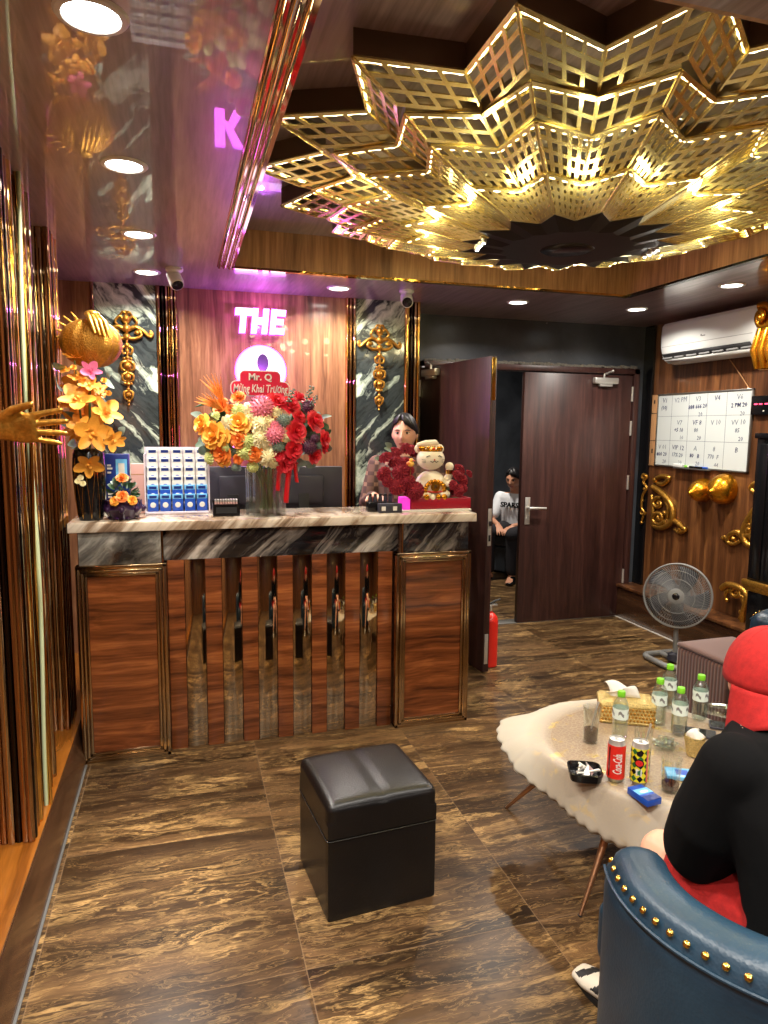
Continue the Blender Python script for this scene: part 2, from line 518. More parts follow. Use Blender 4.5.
def link(name, me, parent=None, M_=None, loc=None):
    o = bpy.data.objects.new(name, me)
    COL.objects.link(o)
    if parent is not None: o.parent = parent
    if M_ is not None: o.matrix_local = M_
    if loc is not None: o.location = loc
    return o

def solidify(mb_obj, t, offset=0):
    m = mb_obj.modifiers.new('thickness', 'SOLIDIFY')
    m.thickness = t; m.offset = offset
    return mb_obj

def text_mb(body, size, M_=None, ext=0.001, align='CENTER', shear=0.0, bold=0.0, wrap=None, mb=None, mi=0, res=2):
    """lettering as mesh; wrap = (radius) bends it round a cylinder about Z"""
    cu = bpy.data.curves.new('lettering', 'FONT')
    cu.body = body; cu.size = size; cu.extrude = ext; cu.align_x = align; cu.align_y = 'CENTER'
    cu.shear = shear; cu.offset = bold; cu.resolution_u = res
    o = bpy.data.objects.new('lettering', cu)
    COL.objects.link(o)
    me = bpy.data.meshes.new_from_object(o)
    if wrap:   # fine enough to bend
        bm = bmesh.new(); bm.from_mesh(me)
        if M_ is not None: bm.transform(M_); M_ = None
        bmesh.ops.triangulate(bm, faces=bm.faces)
        for _ in range(4):
            es = [e for e in bm.edges if e.calc_length() > 0.004]
            if not es: break
            bmesh.ops.subdivide_edges(bm, edges=es, cuts=1)
            bmesh.ops.triangulate(bm, faces=bm.faces)
        bm.to_mesh(me); bm.free()
    mb = mb or MB()
    vs = []
    for v in me.vertices:
        p = v.co.copy()
        vs.append(p)
    if M_ is not None: vs = [M_ @ p for p in vs]
    if wrap:
        out = []
        for p in vs:   # x = arc length, y = height (already turned), z = off the surface
            a = p.x/wrap
            r = wrap+p.z
            out.append(Vector((math.sin(a)*r, -math.cos(a)*r, p.y)))
        vs = out
    mb.add(vs, [list(p.vertices) for p in me.polygons], mi)
    bpy.data.objects.remove(o); bpy.data.curves.remove(cu); bpy.data.meshes.remove(me)
    return mb

def struct(name, mb, mats, label=None, sharp=38):
    o = mb.build(name, mats, sharp=sharp)
    o['kind'] = 'structure'
    if label: o['label'] = label
    return o
# ================================================================== THE ROOM
CEIL, REC = 2.43, 2.63
RX0, RX1, RY0, RY1 = 0.284, 2.75, 1.27, 3.93
RXI = 0.20   # the recess is a little wider than its left lip
struct('floor', MB().bx(-0.82, 5.0, -2.8, 9.0, -0.06, 0.0), 'floor')
struct('wall_left', MB().bx(-0.82, -0.70, -2.7, 4.62, 0, 2.75), 'wood_sign_wall')
struct('wall_back', MB().bx(-0.82, 1.58, 4.60, 5.12, 0, 2.75), 'wood_sign_wall')
m = MB().bx(1.58, 1.745, 5.02, 5.12, 0, 2.75).bx(3.625, 3.84, 5.02, 5.12, 0, 2.75).bx(1.745, 3.625, 5.02, 5.12, 2.075, 2.75)
struct('wall_door', m, 'dark_paint')
struct('wall_right', MB().bx(3.72, 3.84, -2.7, 5.02, 0, 2.75), 'wood_right_wall')
struct('wall_front', MB().bx(-0.82, 3.84, -2.8, -2.7, 0, 2.75), 'wood_right_wall')
m = MB().bx(-0.82, RXI, -2.8, 5.12, CEIL, 2.8).bx(RXI, RX0, RY0, RY1, CEIL, CEIL+0.03).bx(RX1, 3.84, -2.8, 5.12, CEIL, 2.8)
m.bx(RXI, RX1, -2.8, RY0, CEIL, 2.8).bx(RXI, RX1, RY1, 5.12, CEIL, 2.8).bx(RXI, RX1, RY0, RY1, REC, 2.8)
struct('ceiling', m, 'wood_ceiling')
# the corridor beyond the doors
struct('wall_corridor_left', MB().bx(1.30, 1.40, 5.12, 8.3, 0, 2.7), 'dark_paint')
struct('wall_corridor_right', MB().bx(4.75, 4.85, 5.12, 8.3, 0, 2.7), 'dark_paint')
struct('wall_corridor_back', MB().bx(1.30, 4.85, 8.2, 8.3, 0, 2.7), 'dark_paint')
struct('ceiling_corridor', MB().bx(1.30, 4.85, 5.12, 8.3, 2.6, 2.7), 'dark_paint')

# linings of the ceiling recess
m = MB().bx(RXI, RX1, RY1-0.012, RY1, CEIL, REC).bx(RX1-0.012, RX1, RY0, RY1, CEIL, REC)
m.bx(RX0, RX1, RY0, RY0+0.012, CEIL, REC).bx(RXI, RXI+0.012, RY0, RY1, CEIL+0.03, REC)
struct('trim_recess_lining', m, 'wood_recess')
m = MB()
for i, w in enumerate((0.016, 0.022, 0.016)):
    x = 0.216+i*0.026
    m.grid(lambda u, v, x=x, w=w: (x-w/2*math.cos(PI*u)*1.1, RY0+(RY1-RY0)*v, CEIL-0.014*math.sin(PI*u)), 7, 2)
m.bx(0.203, 0.290, RY0, RY1, CEIL-0.004, CEIL+0.002)
struct('trim_ceiling_left', m, 'bronze_mirror')
m = MB().bx(RX0, RX1, RY1-0.016, RY1+0.02, CEIL-0.008, CEIL+0.004)
struct('trim_ceiling_back', m, 'gold_mirror')
m = MB().bx(RX1-0.02, RX1+0.02, RY0, RY1, CEIL-0.008, CEIL+0.004)
struct('trim_ceiling_right', m, 'black_gloss')

# marble panels, mirror strips of the sign wall
struct('trim_marble_left', MB().bx(-0.485, -0.135, 4.585, 4.605, 0.0, CEIL), 'marble_panel')
struct('trim_marble_right', MB().bx(1.135, 1.470, 4.585, 4.605, 0.0, CEIL), 'marble_panel')
def strips(name, x0, x1, y, spec, depth=0.03):
    """vertical half-round mirror mouldings on a wall that faces -Y; spec: (share, material)"""
    tot = sum(w for w, _ in spec); x = x0
    mats = sorted({m_ for _, m_ in spec}); m = MB()
    for w, mt in spec:
        ww = (x1-x0)*w/tot
        m.grid(lambda u, v, x=x, ww=ww: (x+ww/2-ww/2*math.cos(PI*u), y-0.004-depth*math.sin(PI*u)**0.7, CEIL*v), 9, 2, mi=mats.index(mt))
        x += ww
    return struct(name, m, mats, sharp=60)
strips('trim_mirror_left', -0.135, -0.006, 4.60, [(3, 'gold_dark_mirror'), (2, 'black_mirror'), (2, 'bronze_mirror'), (1, 'gold_mirror'), (2, 'bronze_mirror'), (2, 'gold_dark_mirror')])
strips('trim_mirror_right', 1.062, 1.135, 4.60, [(2, 'gold_mirror'), (3, 'gold_dark_mirror'), (3, 'bronze_mirror')])
strips('trim_mirror_corner', 1.470, 1.582, 4.60, [(3, 'gold_mirror'), (2, 'black_mirror'), (2, 'bronze_mirror'), (2, 'gold_mirror')])
struct('trim_gold_edge', MB().tube([(-0.495, 4.592, 0.0), (-0.495, 4.592, CEIL)], 0.012, 10), 'gold_dark_mirror')

# left wall: plinth and three mirror-clad pilasters
struct('baseboard_left', MB().prism([(-0.70, 0.0), (-0.465, 0.0), (-0.468, 0.03), (-0.503, 0.137), (-0.70, 0.137)], -4.60, 2.7, M_=RX(PI/2)), 'wood_plinth', sharp=20)
struct('trim_plinth_left', MB().bx(-0.70, -0.505, -2.7, 4.60, 0.137, 0.152, 0.003), 'wood_plinth_top')
struct('trim_floor_seal_left', MB().bx(-0.467, -0.457, -2.7, 3.33, 0, 0.005, 0.002), plain('seal_grey', srgb(96, 98, 98), 0.5))
plain('champagne', srgb(214, 196, 160), 0.28, 0.8)
def pilaster(name, x1, y0, y1, ny, nx, seed):
    rnd = random.Random(seed)
    mats = ['bronze_mirror', 'gold_dark_mirror', 'black_mirror', 'gold_mirror', 'champagne']
    m = MB().bx(-0.70, x1-0.018, y0+0.018, y1-0.018, 0.152, CEIL, mi=2)
    def run(p, q, out, n):   # p->q along the face, out = normal
        p, q, out = Vector(p), Vector(q), Vector(out)
        ws = [rnd.choice((1, 1.6, 2.4)) for _ in range(n)]
        t = 0; tot = sum(ws)
        for i, w in enumerate(ws):
            a = p.lerp(q, t/tot); t += w; b = p.lerp(q, t/tot)
            h = (b-a).length*0.5
            mt = rnd.choices((0, 1, 2, 3, 4), (4, 3, 2, 2, 1.3))[0]
            m.grid(lambda u, v, a=a, b=b, h=h: (a.lerp(b, 0.5-0.5*math.cos(PI*u)) + out*(h*0.8*math.sin(PI*u))) + Vector((0, 0, 0.152+(CEIL-0.152)*v)), 8, 2, mi=mt)
    run((-0.70, y0+0.018, 0), (x1-0.018, y0+0.018, 0), (0, -1, 0), nx)
    run((x1-0.018, y0+0.018, 0), (x1-0.018, y1-0.018, 0), (1, 0, 0), ny)
    m.cyl((x1-0.014, y0+0.014, 0.152), (x1-0.014, y0+0.014, CEIL), 0.012, n=12, mi=1)
    return struct(name, m, mats, sharp=60)
pilaster('trim_pilaster_1', -0.515, 2.47, 2.70, 6, 8, 3)
pilaster('trim_pilaster_2', -0.525, 2.75, 3.02, 7, 8, 5)
pilaster('trim_pilaster_3', -0.532, 3.40, 3.66, 7, 7, 11)
# twisted rod added to stand for the marble's reflection between the first two pilasters
m = MB()
for k in range(2):
    m.tube([(-0.516+0.007*math.cos(i*0.15+k*PI), 2.722+0.007*math.sin(i*0.15+k*PI), 0.152+(CEIL-0.152)*i/60) for i in range(61)], 0.0075, 8, mi=k)
struct('trim_reflection_rod', m, ['gold_mirror', plain('pale_jade', srgb(190, 200, 160), 0.15)], sharp=60)

# right wall: plinth
struct('baseboard_right', MB().bx(3.545, 3.72, -2.7, 5.02, 0, 0.262, 0.004), 'wood_plinth')
struct('trim_plinth_right', MB().bx(3.53, 3.72, -2.7, 5.02, 0.262, 0.285, 0.004), 'wood_right_wall')
struct('trim_floor_seal_right', MB().bx(3.53, 3.546, -2.7, 5.0, 0, 0.006, 0.002), plain('seal_white', srgb(196, 190, 180), 0.5))
struct('trim_corner_strip', MB().bx(3.70, 3.722, 4.90, 5.02, 0.285, CEIL), 'black_gloss')

# ------------------------------------------------------------------ doors
m = MB().bx(1.715, 1.765, 4.985, 5.13, 0, 2.085, 0.004).bx(3.595, 3.645, 4.985, 5.13, 0, 2.085, 0.004).bx(1.715, 3.645, 4.985, 5.13, 2.040, 2.085, 0.004)
struct('trim_door_frame', m, 'wood_door')
m = MB()
for i in range(60):
    x = 1.76+1.86*i/60
    m.box((x+0.015, 4.998, 2.093+random.uniform(-.004, .006)), (0.034, 0.02, 0.016+random.uniform(0, .014)), 0.004, 1)
struct('trim_door_frame_packing', m, plain('old_plaster', srgb(96, 92, 84), 0.9))
struct('trim_threshold', MB().bx(1.765, 3.595, 5.0, 5.12, 0, 0.006, 0.002), 'aluminium')

def door(name, label, hinge, ang, mirror):
    """leaf 0.98 wide; local x from hinge to free edge, y = thickness, z up"""
    s = -1 if mirror else 1
    r = bpy.data.objects.new(name, None); COL.objects.link(r)
    r.location = hinge; r.rotation_euler = (0, 0, ang); r['kind'] = 'structure'; r['label'] = label
    MB().bx(0.004, 0.984, 0.0, 0.045, 0.006, 2.030, 0.003).build('leaf', 'wood_door', r)
    return r
def closer(r, x, y, s, arm_to):
    m = MB().bx(x-0.11, x+0.11, y-0.045*s, y, 1.955, 2.005, 0.008).bx(x-0.06, x+0.06, y-0.035*s, y, 1.935, 1.957, 0.004)
    m.tube([(x+0.02, y-0.028*s, 2.0), (x+0.02, y-0.028*s, 2.03), arm_to], 0.008, 8)
    m.ball(arm_to, 0.014, 10, 6)
    m.build('closer', 'steel', r)
def lever(r, x, y, s, dirx):
    h = MB().bx(x-0.022, x+0.022, y-0.008*s, y, 0.82, 1.04, 0.003)
    pl = h.build('lock_plate', 'steel', r)
    k = MB().cyl((x, y, 0.955), (x, y-0.045*s, 0.955), 0.011, n=12)
    k.tube([(x, y-0.045*s, 0.955), (x+dirx*0.03, y-0.05*s, 0.955), (x+dirx*0.145, y-0.05*s, 0.953)], [0.012, 0.011, 0.009], 10)
    k.cyl((x, y, 0.87), (x, y-0.012*s, 0.87), 0.012, n=12)
    k.build('lever', 'steel', pl)
def hinges(r, x, y, zs):
    for z in zs:
        MB().cyl((x, y, z-0.06), (x, y, z+0.06), 0.009, n=10).build('hinge', 'steel', r)

d2 = door('door_2', 'closed dark brown door leaf with a steel lever handle', (3.588, 5.045, 0), PI, False)
# rotated by pi: the room side is local +y
lever(d2, 0.925, 0.045, -1, -1)
closer(d2, 0.27, 0.045, -1, (0.20, 0.055, 2.062))
hinges(d2, 0.0, 0.05, (0.35, 1.15, 1.6, 1.88))
d1 = door('door_1', 'open dark brown door leaf swung into the room beside the counter', (1.728, 4.975, 0), math.atan2(4.02-4.985, 1.893-1.775), False)
# local -y is the side that faces the counter
closer(d1, 0.20, 0.0, 1, (0.05, 0.03, 2.06))
hinges(d1, 0.0, -0.004, (0.35, 1.15, 1.88))
MB().bx(0.983, 0.987, 0.008, 0.036, 1.76, 2.02, 0.001).build('flush_bolt', 'brass', d1)
pl = MB().bx(0.983, 0.987, 0.010, 0.035, 0.84, 1.08, 0.001).build('lock_face', 'steel', d1)
MB().bx(0.986, 0.996, 0.016, 0.030, 0.97, 1.0, 0.002).bx(0.9865, 0.9885, 0.015, 0.030, 0.87, 0.91, 0.0005).build('latch', 'black_matte', pl)
MB().bx(0.983, 0.987, 0.010, 0.035, 0.06, 0.26, 0.001).build('lower_bolt', 'steel', d1)

# ------------------------------------------------------------------ recessed downlights
def downlight(x, y, label, group, power, z=CEIL):
    t = thing('recessed_downlight', label, 'ceiling light', (x, y, z), 0, group)
    MB().lathe([(0.056, -0.002), (0.060, -0.007), (0.072, -0.005), (0.076, 0.0), (0.056, 0.0)], 28).build('trim_ring', 'white_plastic', t)
    MB().lathe([(0.0, -0.003), (0.03, -0.004), (0.056, -0.0025), (0.056, 0.0), (0.0, 0.0)], 28).build('lens', 'lamp_white', t)
    L = bpy.data.lights.new('downlight_lamp', 'AREA')
    L.shape = 'DISK'; L.size = 0.10; L.energy = power; L.color = (1.0, 0.93, 0.84); L.spread = math.radians(150)
    o = bpy.data.objects.new('downlight_lamp', L); COL.objects.link(o)
    o.location = (x, y, z-0.012)
    return t
PW = 14
gL, gR, gH = 'downlights in the ceiling over the left aisle', 'downlights along the back of the ceiling', 'added downlights out of view'
downlight(-0.160, 1.67, 'largest white downlight, in the ceiling at the top left corner', gL, PW)
downlight(-0.160, 2.54, 'white downlight second from the viewer in the left ceiling row', gL, PW)
downlight(-0.162, 3.40, 'white downlight third from the viewer in the left ceiling row', gL, PW)
downlight(-0.164, 4.20, 'small white downlight nearest the green marble panel, end of the left row', gL, PW)
downlight(0.949, 4.285, 'white downlight above the right end of the neon sign wall', gR, PW)
downlight(2.19, 4.344, 'white downlight above the open door leaf', gR, PW)
downlight(3.095, 4.31, 'white downlight above the closed door, by the corner', gR, PW)
downlight(3.104, 3.437, 'white downlight in front of the air conditioner', gR, PW)
for x, y in ((-0.16, 0.75), (-0.16, -0.2), (3.104, 2.5), (3.104, 1.55), (3.104, 0.6), (0.7, 0.55), (1.55, 0.55), (2.4, 0.55), (0.7, -0.9), (2.0, -0.9)):  # unseen downlights added to light the room
    downlight(x, y, 'added white recessed downlight out of view, for extra light', gH, PW*(0.6 if x > 3 else 1))
L = bpy.data.lights.new('corridor_fill', 'AREA'); L.shape = 'DISK'; L.size = 0.2; L.energy = 40; L.color = (1, 0.92, 0.82)  # fill light added to brighten the dark corridor, without a fixture
o = bpy.data.objects.new('corridor_fill', L); COL.objects.link(o); o.location = (2.75, 6.35, 2.57)

# ------------------------------------------------------------------ the star chandelier
CX, CY, NST = 1.508, 2.575, 17
A0 = math.radians(233.4)
def star(ra, rv, z):
    out = []
    for k in range(NST):
        a = A0+2*PI*k/NST; b = a+PI/NST
        out.append(Vector((ra*math.cos(a), ra*math.sin(a), z)))
        out.append(Vector((rv*math.cos(b), rv*math.sin(b), z)))
    return out
chand = thing('chandelier', 'huge stepped star-shaped gold lattice chandelier under the ceiling recess', 'chandelier', (CX, CY, REC))
def off(pts): return [Vector((p.x, p.y, p.z-REC)) for p in pts]
tiers = [  # rim (ra, rv, z), bottom (ra, rv, z), skirt height, columns, rows
    ((1.238, 1.00, 2.555), (1.065, 0.87, 2.498), REC-2.555, 4, 3),
    ((1.02, 0.885, 2.484), (0.925, 0.735, 2.444), 0.046, 4, 2),
    ((0.90, 0.75, 2.432), (0.675, 0.54, 2.376), 0.040, 5, 4),
    ((0.675, 0.555, 2.368), (0.44, 0.345, 2.322), 0.036, 5, 5)]
for ti, (rim, bot, sk, nc, nr) in enumerate(tiers):
    R, B = off(star(*rim)), off(star(*bot))
    n = len(R)
    tier = MB()
    # rim: a thin gold plate all round the star
    inn = [p*1.0 for p in off(star(rim[0]-0.045, rim[1]-0.022, rim[2]))]
    for i in range(n):
        a, b, c, d = R[i], R[(i+1) % n], inn[(i+1) % n], inn[i]
        h = Vector((0, 0, 0.008))
        tier.add([a, b, c, d, a+h, b+h, c+h, d+h], [(0, 1, 2, 3), (4, 7, 6, 5), (0, 4, 5, 1), (3, 2, 6, 7)])
    rimo = tier.build('tier_rim', 'gold_lattice', chand, sharp=20)
    # dark mirror skirt above the rim
    sm = MB()
    for i in range(n):
        a, b = R[i], R[(i+1) % n]
        h = Vector((0, 0, sk)); i1, i2 = a*0.988, b*0.988
        i1.z, i2.z = a.z, b.z
        z8 = Vector((0, 0, 0.0085))
        sm.add([a+z8, b+z8, b+h, a+h, i1+z8, i2+z8, i2+h, i1+h], [(0, 1, 2, 3), (4, 7, 6, 5), (3, 2, 6, 7), (0, 4, 5, 1)])
    sm.build('skirt', 'dark_mirror', rimo, sharp=20)
    # lattice of flat bars from the rim down to the next star
    lm = MB()
    for i in range(n):
        a, b, c, d = R[i], R[(i+1) % n], B[(i+1) % n], B[i]
        nrm = (b-a).cross(d-a).normalized()
        if nrm.z > 0: nrm = -nrm
        P = lambda u, v: (a*(1-u)+b*u)*(1-v) + (d*(1-u)+c*u)*v
        def bar(p, q, w):
            t = (q-p).normalized(); s = nrm.cross(t).normalized()*w/2; e = nrm*0.003
            vs = [p-s+e, p+s+e, q+s+e, q-s+e, p-s-e, p+s-e, q+s-e, q-s-e]
            lm.add(vs, [(0, 1, 2, 3), (4, 7, 6, 5), (0, 4, 5, 1), (1, 5, 6, 2), (2, 6, 7, 3), (3, 7, 4, 0)])
        wv = 0.0115 if ti < 2 else 0.013
        for k in range(nc+1):
            u = k/nc; bar(P(u, 0), P(u, 1), wv)
        for k in range(nr+1):
            v = k/nr; bar(P(0, v), P(1, v), wv)
    lm.build('lattice', 'gold_lattice', rimo, sharp=20)
    # warm LED strip lying inside the rim
    # a string of warm LED beads hangs under the outer edge of the rim
    sp_, sr_ = [], []
    for i in range(n):
        a, b = R[i]*0.990, R[(i+1) % n]*0.990
        k = max(2, int((b-a).length/0.042))
        for q in range(k):
            for dq, rr_ in ((0.25, 0.0004), (0.44, 0.0019), (0.5, 0.0023), (0.56, 0.0019), (0.75, 0.0004)):
                p = a.lerp(b, (q+dq)/k); sp_.append((p.x, p.y, R[i].z-0.004)); sr_.append(rr_)
    MB().tube(sp_, sr_, 6, closed=True).build('led_string', 'led_warm', rimo)
hub = MB()
hs = off(star(0.43, 0.335, 2.316)); hs2 = off(star(0.40, 0.31, 2.334)); hi = off(star(0.27, 0.25, 2.300))
n = len(hs)
for i in range(n):
    j = (i+1) % n
    hub.add([hs[i], hs[j], hs2[j], hs2[i], hi[i], hi[j]], [(0, 1, 2, 3), (0, 4, 5, 1)])
hub.add(hi, [tuple(range(n))]); hub.add(hs2, [tuple(range(n))])
hubo = hub.build('hub', 'hub_dark', chand, sharp=20)
MB().lathe([(0.0, 2.296-REC), (0.10, 2.296-REC), (0.11, 2.302-REC)], 32).build('hub_cap', 'black_gloss', hubo)
MB().cyl((0, 0, 2.33-REC), (0, 0, 0.0), 0.03, n=16).build('stem', 'gold_lattice', chand)
for sx in (-1, 1):  # glowing dots added in place of downlight reflections beside the hub
    for k in range(4):
        a = math.radians(-10 if sx > 0 else 170) + (k-1.5)*0.10
        p = (0.36*math.cos(a), 0.36*math.sin(a), 2.298-REC)
        b = MB().lathe([(0.012, 0.016), (0.012, 0.004), (0.007, 0.0)], 10, M_=T(p)).build('glint_cup', 'steel', chand)
        MB().ball((p[0], p[1], p[2]), (0.007, 0.007, 0.004), 8, 6).build('glint_dot', 'lamp_white', b)
for k in range(NST):   # the light the LED strings give, tier by tier
    for r, z, e in ((0.58, 2.335, 0.95), (0.86, 2.42, 0.8)):
        a = A0+PI/NST+2*PI*k/NST
        if r > 0.8 and k % 2: continue
        L = bpy.data.lights.new('chandelier_lamp', 'POINT'); L.energy = e; L.color = (1.0, 0.86, 0.46); L.shadow_soft_size = 0.025
        o = bpy.data.objects.new('chandelier_lamp', L); COL.objects.link(o)
        o.location = (CX+r*math.cos(a), CY+r*math.sin(a), z)

# ------------------------------------------------------------------ neon sign
sign = thing('neon_sign', 'purple-white neon sign reading THE over a round emblem on the wood wall', 'neon sign', (0.5, 4.60, 1.9))
def glyph(name, polys, x, z, w, h, shear, parent):
    fm, bm_ = MB(), MB()
    Mt = T(x-0.5, -0.045, z-1.9) @ Matrix(((1, 0, shear*1.0, 0), (0, 1, 0, 0), (0, 0, 1, 0), (0, 0, 0, 1)))
    for poly in polys:
        pp = [(px_*w, pz_*h) for px_, pz_ in poly]
        fm.prism(pp, 0, 0.012, M_=Mt @ RX(PI/2) @ T(0, 0, 0))
        cx_ = sum(p[0] for p in pp)/len(pp); cz_ = sum(p[1] for p in pp)/len(pp)
        bm_.prism([(cx_+(p[0]-cx_)*1.10, cz_+(p[1]-cz_)*1.06) for p in pp], -0.026, -0.002, M_=Mt @ RX(PI/2))
    o = fm.build(name, 'neon_white', parent, sharp=20)
    bm_.build('backlight', 'neon_purple', o, sharp=20)
    return o
Tg = [[(0, .72), (1, .72), (1, 1), (0, 1)], [(.33, 0), (.68, 0), (.68, .72), (.33, .72)]]
Hg = [[(0, 0), (.33, 0), (.33, 1), (0, 1)], [(.67, 0), (1, 0), (1, 1), (.67, 1)], [(.33, .36), (.67, .36), (.67, .64), (.33, .64)]]
Eg = [[(0, 0), (.36, 0), (.36, 1), (0, 1)], [(.36, .76), (1, .76), (1, 1), (.36, 1)], [(.36, .39), (.9, .39), (.9, .62), (.36, .62)], [(.36, 0), (1, 0), (1, .24), (.36, .24)]]
Kg = [[(0, 0), (.34, 0), (.34, 1), (0, 1)], [(.34, .42), (.66, 1), (1, 1), (.62, .5), (.48, .36), (.34, .30)], [(.48, .36), (.62, .56), (1, 0), (.68, 0)]]
glyph('letter', Tg, 0.335, 2.172, 0.098, 0.15, 0.10, sign)
glyph('letter', Hg, 0.440, 2.172, 0.100, 0.15, 0.10, sign)
glyph('letter', Eg, 0.558, 2.172, 0.088, 0.15, 0.10, sign)
kl = glyph('letter', Kg, 0.24, 1.375, 0.165, 0.205, 0.0, sign)
kl.data.materials[0] = M['neon_magenta']
em = MB().lathe([(0.0, 0), (0.150, 0), (0.150, 0.012), (0.0, 0.012)], 48, M_=T(0, -0.045, 0.035) @ RX(PI/2)).build('emblem', 'neon_white', sign)
MB().lathe([(0.0, 0), (0.162, 0), (0.162, 0.024), (0.0, 0.024)], 48, M_=T(0, -0.020, 0.035) @ RX(PI/2)).build('backlight', 'neon_purple', em)
hd = MB()
hd.prism([(0.036*math.cos(a)*1.0, 0.056*math.sin(a)) for a in [2*PI*i/24 for i in range(24)]], 0, 0.004, M_=T(0.01, -0.0585, 0.085) @ RX(PI/2))
hd.prism([(-0.085, -0.11), (-0.07, -0.055), (-0.03, -0.03), (0.045, -0.03), (0.085, -0.055), (0.1, -0.11), (0.05, -0.14), (-0.04, -0.14)], 0, 0.004, M_=T(0.0, -0.0585, 0.062) @ RX(PI/2))
hd.build('silhouette', plain('emblem_dark', srgb(40, 26, 50), 0.5), em)
tl = MB()
tl.prism([(-0.11, -0.005), (0.02, 0.03), (0.16, 0.075), (0.16, 0.035), (0.06, -0.035), (-0.02, -0.06), (-0.10, -0.04)], 0, 0.012, M_=T(0.0, -0.045, -0.165) @ RX(PI/2))
tl.build('tail_stroke', 'neon_white', sign)
for x, z, e in ((0.5, 2.25, 4.5), (0.5, 1.93, 4.0)):
    L = bpy.data.lights.new('neon_lamp', 'POINT'); L.energy = e; L.color = (0.62, 0.12, 1.0); L.shadow_soft_size = 0.012
    o = bpy.data.objects.new('neon_lamp', L); COL.objects.link(o); o.location = (x, 4.42, z)
# ================================================================== RECEPTION COUNTER
def at(px_, py_, Y=None, X=None, Z=None):
    """point of the photographed place at a known depth"""
    d = rt*((px_-384)/FPX) + dn*((py_-512)/FPX) + fw
    if Y is not None: t = Y/d.y
    elif X is not None: t = X/d.x
    else: t = (Z-CAMZ)/d.z
    return Vector((0, 0, CAMZ)) + d*t

ctr = thing('reception_counter', 'reception counter with wood panels, mirror strips and dark marble frieze', 'counter', (0.49, 3.34, 0))
def ob(mb, name, mat, parent, **k):
    """build a part whose vertices are in room coordinates under a placed thing"""
    p = parent; o = Vector((0, 0, 0))
    while p is not None: o += p.location; p = p.parent
    mb.v = [v-o for v in mb.v]
    return mb.build(name, mat, parent, **k)
m = MB().bx(-0.465, 1.45, 3.415, 3.75, 0.0, 1.094).bx(-0.465, -0.10, 3.37, 3.45, 0, 1.094).bx(1.07, 1.45, 3.37, 3.45, 0, 1.094)
ob(m, 'body', 'wood_plinth', ctr)
for (x0, x1) in ((-0.478, -0.082), (1.048, 1.462)):
    pan = ob(MB().bx(x0+0.045, x1-0.045, 3.352, 3.372, 0.045, 0.895), 'wood_panel', 'wood_counter', ctr)
    f = MB()
    prof = [(0.0, 0.0, 0.02), (0.018, 0.012, 0.016), (0.034, 0.010, 0.012)]
    for (ins, pr, w) in ((0.0, 0.0, 0.020), (0.020, -0.010, 0.016), (0.036, -0.003, 0.016)):
        a0, a1, b0, b1 = x0+ins, x1-ins, 0.0+ins, 0.942-ins
        y = 3.340+pr+0.004
        f.bx(a0, a0+w, y, 3.40, b0, b1, 0.004); f.bx(a1-w, a1, y, 3.40, b0, b1, 0.004)
        f.bx(a0, a1, y, 3.40, b1-w, b1, 0.004); f.bx(a0, a1, y, 3.40, b0, b0+w, 0.004)
    ob(f, 'frame', 'bronze_frame', pan)
x = -0.080
for k in range(13):
    if k % 2 == 0:
        ob(MB().bx(x+0.001, x+0.077, 3.396, 3.420, 0.0, 0.945, 0.002), 'wood_slat', 'wood_counter', ctr); x += 0.078
    else:
        ob(MB().bx(x+0.001, x+0.095, 3.404, 3.420, 0.0, 0.945, 0.002), 'mirror_strip', 'bronze_mirror', ctr); x += 0.096
ob(MB().bx(-0.462, -0.100, 3.362, 3.375, 0.942, 1.094, 0.002), 'frieze', 'marble_frieze_light', ctr)
ob(MB().bx(-0.098, 1.085, 3.400, 3.420, 0.945, 1.094, 0.002), 'frieze', 'marble_frieze', ctr)
ob(MB().bx(1.087, 1.450, 3.362, 3.375, 0.942, 1.094, 0.002), 'frieze', 'marble_frieze', ctr)
for x in (-0.100, 1.086): ob(MB().tube([(x, 3.366, 0.942), (x, 3.366, 1.094)], 0.006, 8), 'edge_bead', 'gold_dark_mirror', ctr)
dk = thing('desk', 'plain wooden inner desk behind the reception counter, under the monitors', 'desk', (0.49, 3.88, 0))
m = MB().bx(-0.465, 1.45, 3.77, 4.0, 0.74, 0.77, 0.003).bx(-0.465, -0.43, 3.77, 4.0, 0, 0.74).bx(1.415, 1.45, 3.77, 4.0, 0, 0.74)
ob(m, 'desk_frame', 'wood_counter', dk)
tag(MB().bx(-0.503, 1.490, 3.346, 3.76, 1.0945, 1.140, 0.005).build('countertop', 'marble_top'), 'beige-veined marble countertop on the reception counter', 'countertop')
CT = 1.140

